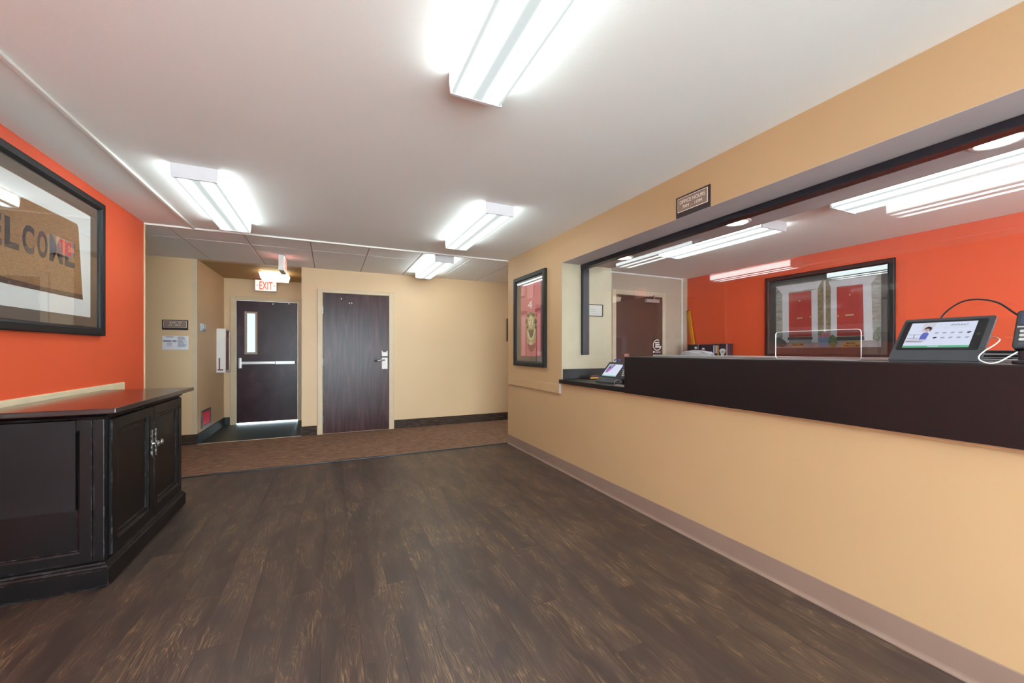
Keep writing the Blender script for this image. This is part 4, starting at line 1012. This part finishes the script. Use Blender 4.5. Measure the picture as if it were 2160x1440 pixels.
# back-office cabinet carrying boxes and bag
bc = thing('office_cabinet', 'low grey cabinet against the red office wall', 'cabinet', (5.08, 4.05, 0))
box('body', pm('grey_cabinet', (120, 116, 114), 0.5), (4.86, 5.34, 3.45, 4.60, 0.0, 0.93), bc, bev=0.004)
box('top', M_BLACK, (4.84, 5.345, 3.43, 4.62, 0.93, 0.955), bc, bev=0.003)
for k in range(2):
    dr = box('door', pm('grey_cabinet', (120, 116, 114)), (4.845, 4.86, 3.47 + k * 0.57, 4.02 + k * 0.56, 0.06, 0.91), bc, bev=0.003)
    box('handle', M_STEEL, (4.83, 4.845, 4.0 + k * 0.05, 4.012 + k * 0.05, 0.6, 0.72), dr)
XB = 5.06
def onbox(u0, u1, v_top): 
    a, b_ = wp(u0, v_top, X=XB), wp(u1, v_top, X=XB)
    return b_[1], a[1], (a[2] + b_[2]) / 2
def display_box(label, u0, u1, vt, prints, mat):
    y0, y1, zt = onbox(u0, u1, vt)
    r = thing('display_box', label, 'box', (XB + 0.06, (y0 + y1) / 2, 0.955), group=None)
    box('carton', mat, (XB, XB + 0.12, y0, y1, 0.955, zt), r, bev=0.003)
    fr = FR_RIGHT(XB, y1, 0.955)
    def Q(u, v):
        p = wp(u, v, X=XB); return (y1 - p[1], p[2] - 0.955)
    for nm, pts, m in prints: flat(nm, [Q(*p) for p in pts], fr, 0, 0.0012, m, r)
    return r
M_PURP = pm('dark_purple_card', (48, 38, 50), 0.45)
display_box('wide dark carton with white can pictures behind the white plastic bag', 1450, 1504, 725.5,
            [('can_print', [(1465.5, 736), (1469.5, 736), (1470, 731), (1465, 731)], M_WP), ('bowl_print', [(1480, 737), (1487, 737), (1486, 734), (1483.5, 733), (1481, 734)], M_WP),
             ('outline_print', [(1472, 736), (1473, 736), (1473, 727), (1477, 725.8), (1472.5, 726)], M_WP), ('rim_print', [(1456, 727), (1504, 727), (1504, 726), (1456, 726)], pm('brown_card', (150, 110, 96), 0.6))], M_PURP)
display_box('narrow dark carton with white pink and yellow spine print', 1504.5, 1516.5, 725,
            [('spine_print', [(1505, 751), (1507, 751), (1507, 728), (1505, 728)], M_WP), ('spine_print', [(1509, 745), (1513, 745), (1513, 728.5), (1509, 728.5)], pm('pink_card', (226, 190, 214), 0.6)), ('spine_print', [(1513.7, 751), (1516, 751), (1516, 728), (1513.7, 728)], M_YELLOW)], M_PURP)
display_box('square dark carton with a white cup picture beside the spine printed carton', 1517, 1534, 724.5,
            [('cup_print', [(1521, 752), (1526, 752), (1527.5, 746), (1530, 743), (1531, 739), (1529, 736), (1524, 734.7), (1519.5, 736), (1517.5, 739), (1518.5, 743), (1520.5, 746)], M_WP),
             ('cup_shade_print', [(1519.5, 743), (1529.5, 743), (1527, 741), (1522, 741)], M_PURP), ('edge_print', [(1532.5, 752), (1534, 752), (1534, 725), (1532.5, 725)], pm('pink_card', (226, 190, 214)))], M_PURP)
# crumpled white bag in front of the cartons
random.seed(11)
bm = bmesh.new(); bmesh.ops.create_icosphere(bm, subdivisions=3, radius=1.0)
from mathutils import noise as mnoise
p0 = wp(1440, 745, X=4.95); p1 = wp(1505, 745, X=4.95)
cy_, hy_ = (p0[1] + p1[1]) / 2, (p0[1] - p1[1]) / 2
for vv in bm.verts:
    c0 = vv.co.copy()
    nse = mnoise.noise(c0 * 2.6) * 0.28 + mnoise.noise(c0 * 6.0) * 0.13
    c1 = c0 * (1 + nse)
    vv.co = Vector((c1.x * 0.065, c1.y * hy_ * (1.0), 0.5 * c1.z * (0.105 if c1.z > 0 else 0.10)))
zmin = min(v_.co.z for v_ in bm.verts)
zt = wp(1470, 738, X=4.95)[2]; zb = 1.119
zmax = max(v_.co.z for v_ in bm.verts)
vs2 = [(4.935 + v_.co.x, cy_ + v_.co.y, zb + (v_.co.z - zmin) / (zmax - zmin) * (zt - zb)) for v_ in bm.verts]
fs2 = [tuple(v_.index for v_ in f_.verts) for f_ in bm.faces]; bm.free()
tag(mk('plastic_bag', vs2, fs2, pm('white_bag_plastic', (222, 222, 230), 0.35, 0.04), None), 'crumpled white plastic bag lying on a tan box in the office', 'bag')
tag(box('cardboard_box', pm('tan_cardboard', (176, 146, 128), 0.7, 0.1), (4.875, 5.0, p1[1] + 0.04, p0[1] - 0.04, 0.955, 1.117), bev=0.003), 'plain tan cardboard box under the white plastic bag', 'box')
# yellow spirit level leaning on the red wall
lv0 = Vector(wp(1474, 800, X=OX - 0.03)); lv1 = Vector(wp(1453, 656, X=OX - 0.012))
dd = (lv1 - lv0).normalized(); base = lv0 + dd * ((0.955 - lv0.z) / dd.z)
sl = thing('spirit_level', 'long yellow bar leaning in the corner of the red wall', 'level', base[:])
nn = Vector((-1, 0, 0)); side = dd.cross(nn).normalized()
def bar(s0, s1, hw, d0, d1):
    v = []
    for s_ in (s0, s1):
        for a in (-1, 1):
            for d_ in (d0, d1): v.append(base + dd * s_ + side * (a * hw) + nn * d_)
    return v
BF = [(0, 1, 3, 2), (4, 6, 7, 5), (0, 4, 5, 1), (2, 3, 7, 6), (0, 2, 6, 4), (1, 5, 7, 3)]
LN = (lv1 - base).length
mk('bar', bar(0.006, LN, 0.024, 0.0, 0.016), BF, M_YELLOW, sl)
mk('flange', bar(0.006, LN, 0.026, 0.016, 0.019), BF, pm('dark_yellow', (200, 140, 20), 0.45), sl)
mk('end_cap', bar(LN, LN + 0.008, 0.026, 0.0, 0.02), BF, M_PLASTIC2, sl)
# conduit on the office end wall
cd = thing('wall_conduit', 'white conduit running along the office ceiling and down the wall', 'conduit', (5.22, OY, 0))
box('run', M_WHITE, (SX + 0.4, 5.232, OY - 0.022, OY - 0.001, CZ - 0.03, CZ - 0.006), cd, bev=0.004)
box('drop', M_WHITE, (5.205, 5.232, OY - 0.022, OY - 0.001, 0.0, CZ - 0.03), cd, bev=0.004)
box('elbow', M_WHITE, (5.198, 5.239, OY - 0.026, OY - 0.0005, CZ - 0.07, CZ - 0.004), cd, bev=0.004)
# hanging tag at stub wall edge
ht = thing('hanging_tag', 'white paper tag hanging at the stub wall edge', 'tag', (SX, OP + 0.04, 1.36))
G().tube([(SX + 0.004, OP + 0.04, 1.70), (SX + 0.005, OP + 0.04, 1.6), (SX + 0.006, OP + 0.04, 1.49)], 0.0015, 6).to('string', M_WCABLE, ht, True)
G().prism([(-0.012, 0), (0.016, 0.01), (0.012, 0.06), (0.002, 0.135), (-0.006, 0.10)], 0, 0.002, ((SX + 0.012, OP + 0.035, 1.36), (1, 0, 0), (0, 0, 1))).to('paper', M_PAPER, ht)
# low black box giving a dark band behind the glass
eb = thing('low_black_box', 'low black box with silver trim behind the glass screen', 'equipment', (2.86, 0.48, 0.925))
box('case', M_PLASTIC2, (2.72, 2.93, 0.15, 0.80, 0.9255, 1.216), eb, bev=0.004)
box('trim_strip', M_ALU, (2.716, 2.72, 0.16, 0.79, 1.196, 1.202), eb)
box('tray', M_PLASTIC, (2.52, 2.70, 0.15, 0.80, 0.9255, 1.185), eb, bev=0.003)

# ------------------------------------------------------------------ black credenza
cb_ = thing('credenza', 'black lacquered two door credenza against the orange wall', 'cabinet', (-1.29, 3.305, 0))
CX0, CX1, CY0, CY1 = XL + 0.028, -1.058, 2.735, 3.875
box('body', M_BLACKW, (CX0, CX1, CY0, CY1, 0.10, 0.872), cb_)
box('top', pm('black_gloss_top', (36, 26, 26), 0.22, 0.1, 4, coat=0.4), (CX0, -0.985, 2.668, 3.945, 0.895, 0.922), cb_, bev=0.005)
# cove moulding under the top and plinth moulding (mitred on three sides)
def skirt(name, prof, mat):
    v = []
    for d, z in prof:
        v += [(CX0, CY0 - d, z), (CX1 + d, CY0 - d, z), (CX1 + d, CY1 + d, z), (CX0, CY1 + d, z)]
    k = len(prof); f = [(0, 1, 2, 3), tuple(range((k - 1) * 4, k * 4))]
    for j in range(k - 1):
        f += [(j * 4 + a, j * 4 + (a + 1) % 4, (j + 1) * 4 + (a + 1) % 4, (j + 1) * 4 + a) for a in range(4)]
    mk(name, v, f, mat, cb_)
skirt('cornice', [(0.002, 0.862), (0.010, 0.866), (0.014, 0.876), (0.030, 0.884), (0.048, 0.894)], M_BLACKW)
skirt('plinth', [(0.026, 0.012), (0.030, 0.016), (0.030, 0.098), (0.022, 0.106), (0.020, 0.114), (0.012, 0.120), (0.010, 0.128), (0.001, 0.134)], M_BLACKW)
skirt('toe', [(0.012, 0.0), (0.012, 0.012)], M_BLACKW)
def panel_door(y0, y1, ky):
    fr = FR_LEFT(CX1, y0, 0.142)
    w, h = y1 - y0, 0.712
    d = moulding('door', 0, w, 0, h, 0.07, fr, [(0, 0), (0, 0.016), (0.003, 0.019), (0.058, 0.019), (0.066, 0.014), (0.072, 0.004), (0.072, 0)], M_BLACKW, cb_)
    flat('door_panel', rectp(0.068, w - 0.068, 0.068, h - 0.068), fr, 0.0, 0.004, M_BLACKW, d)
    moulding('raised_bead', 0.082, w - 0.082, 0.082, h - 0.082, 0.012, fr, [(0, 0.003), (0.004, 0.009), (0.010, 0.009), (0.014, 0.003)], M_BLACKW, d)
    X = CX1 + 0.019; a = ky - y0
    pts = []
    N_ = 26                                  # pierced scroll-shaped backplate outline
    for i in range(N_ + 1):
        t = i / N_; pts.append((a + 0.010 * (0.45 + 0.55 * abs(math.sin(t * math.pi * 4.5))) * (1 - 0.5 * abs(2 * t - 1) ** 4), 0.385 + 0.175 * t))
    for i in range(N_ + 1):
        t = 1 - i / N_; pts.append((a - 0.010 * (0.45 + 0.55 * abs(math.sin(t * math.pi * 4.5))) * (1 - 0.5 * abs(2 * t - 1) ** 4), 0.385 + 0.175 * t))
    flat('backplate', pts, fr, 0.019, 0.0225, M_SILVER, d)
    smooth_auto(G().lathe((X + 0.003, ky, 0.142 + 0.472), (1, 0, 0), [(0.011, 0), (0.009, 0.006), (0.006, 0.012), (0.007, 0.018), (0.016, 0.023), (0.0175, 0.029), (0.015, 0.034), (0.011, 0.033), (0.008, 0.037), (0.0, 0.038)], 20).to('knob', M_SILVER, d))
panel_door(2.775, 3.318, 3.292)
panel_door(3.324, 3.850, 3.352)
box('corner_post', M_BLACKW, (CX1 - 0.035, CX1 + 0.006, CY0 - 0.008, CY0 + 0.034, 0.136, 0.862), cb_, bev=0.004)
fr = FR_BACK(CX0, CY0, 0.145)
w = (CX1 - 0.04) - CX0
moulding('end_frame', 0, w, 0, 0.712, 0.06, fr, [(0, 0), (0, 0.012), (0.045, 0.012), (0.054, 0.008), (0.060, 0.0)], M_BLACKW, cb_)
flat('end_board', rectp(-0.004, w - 0.058, 0.268, 0.717), fr, 0.0125, 0.0185, pm('charcoal_board', (26, 23, 24), 0.45, 0.2, 4, spec=0.18), cb_)
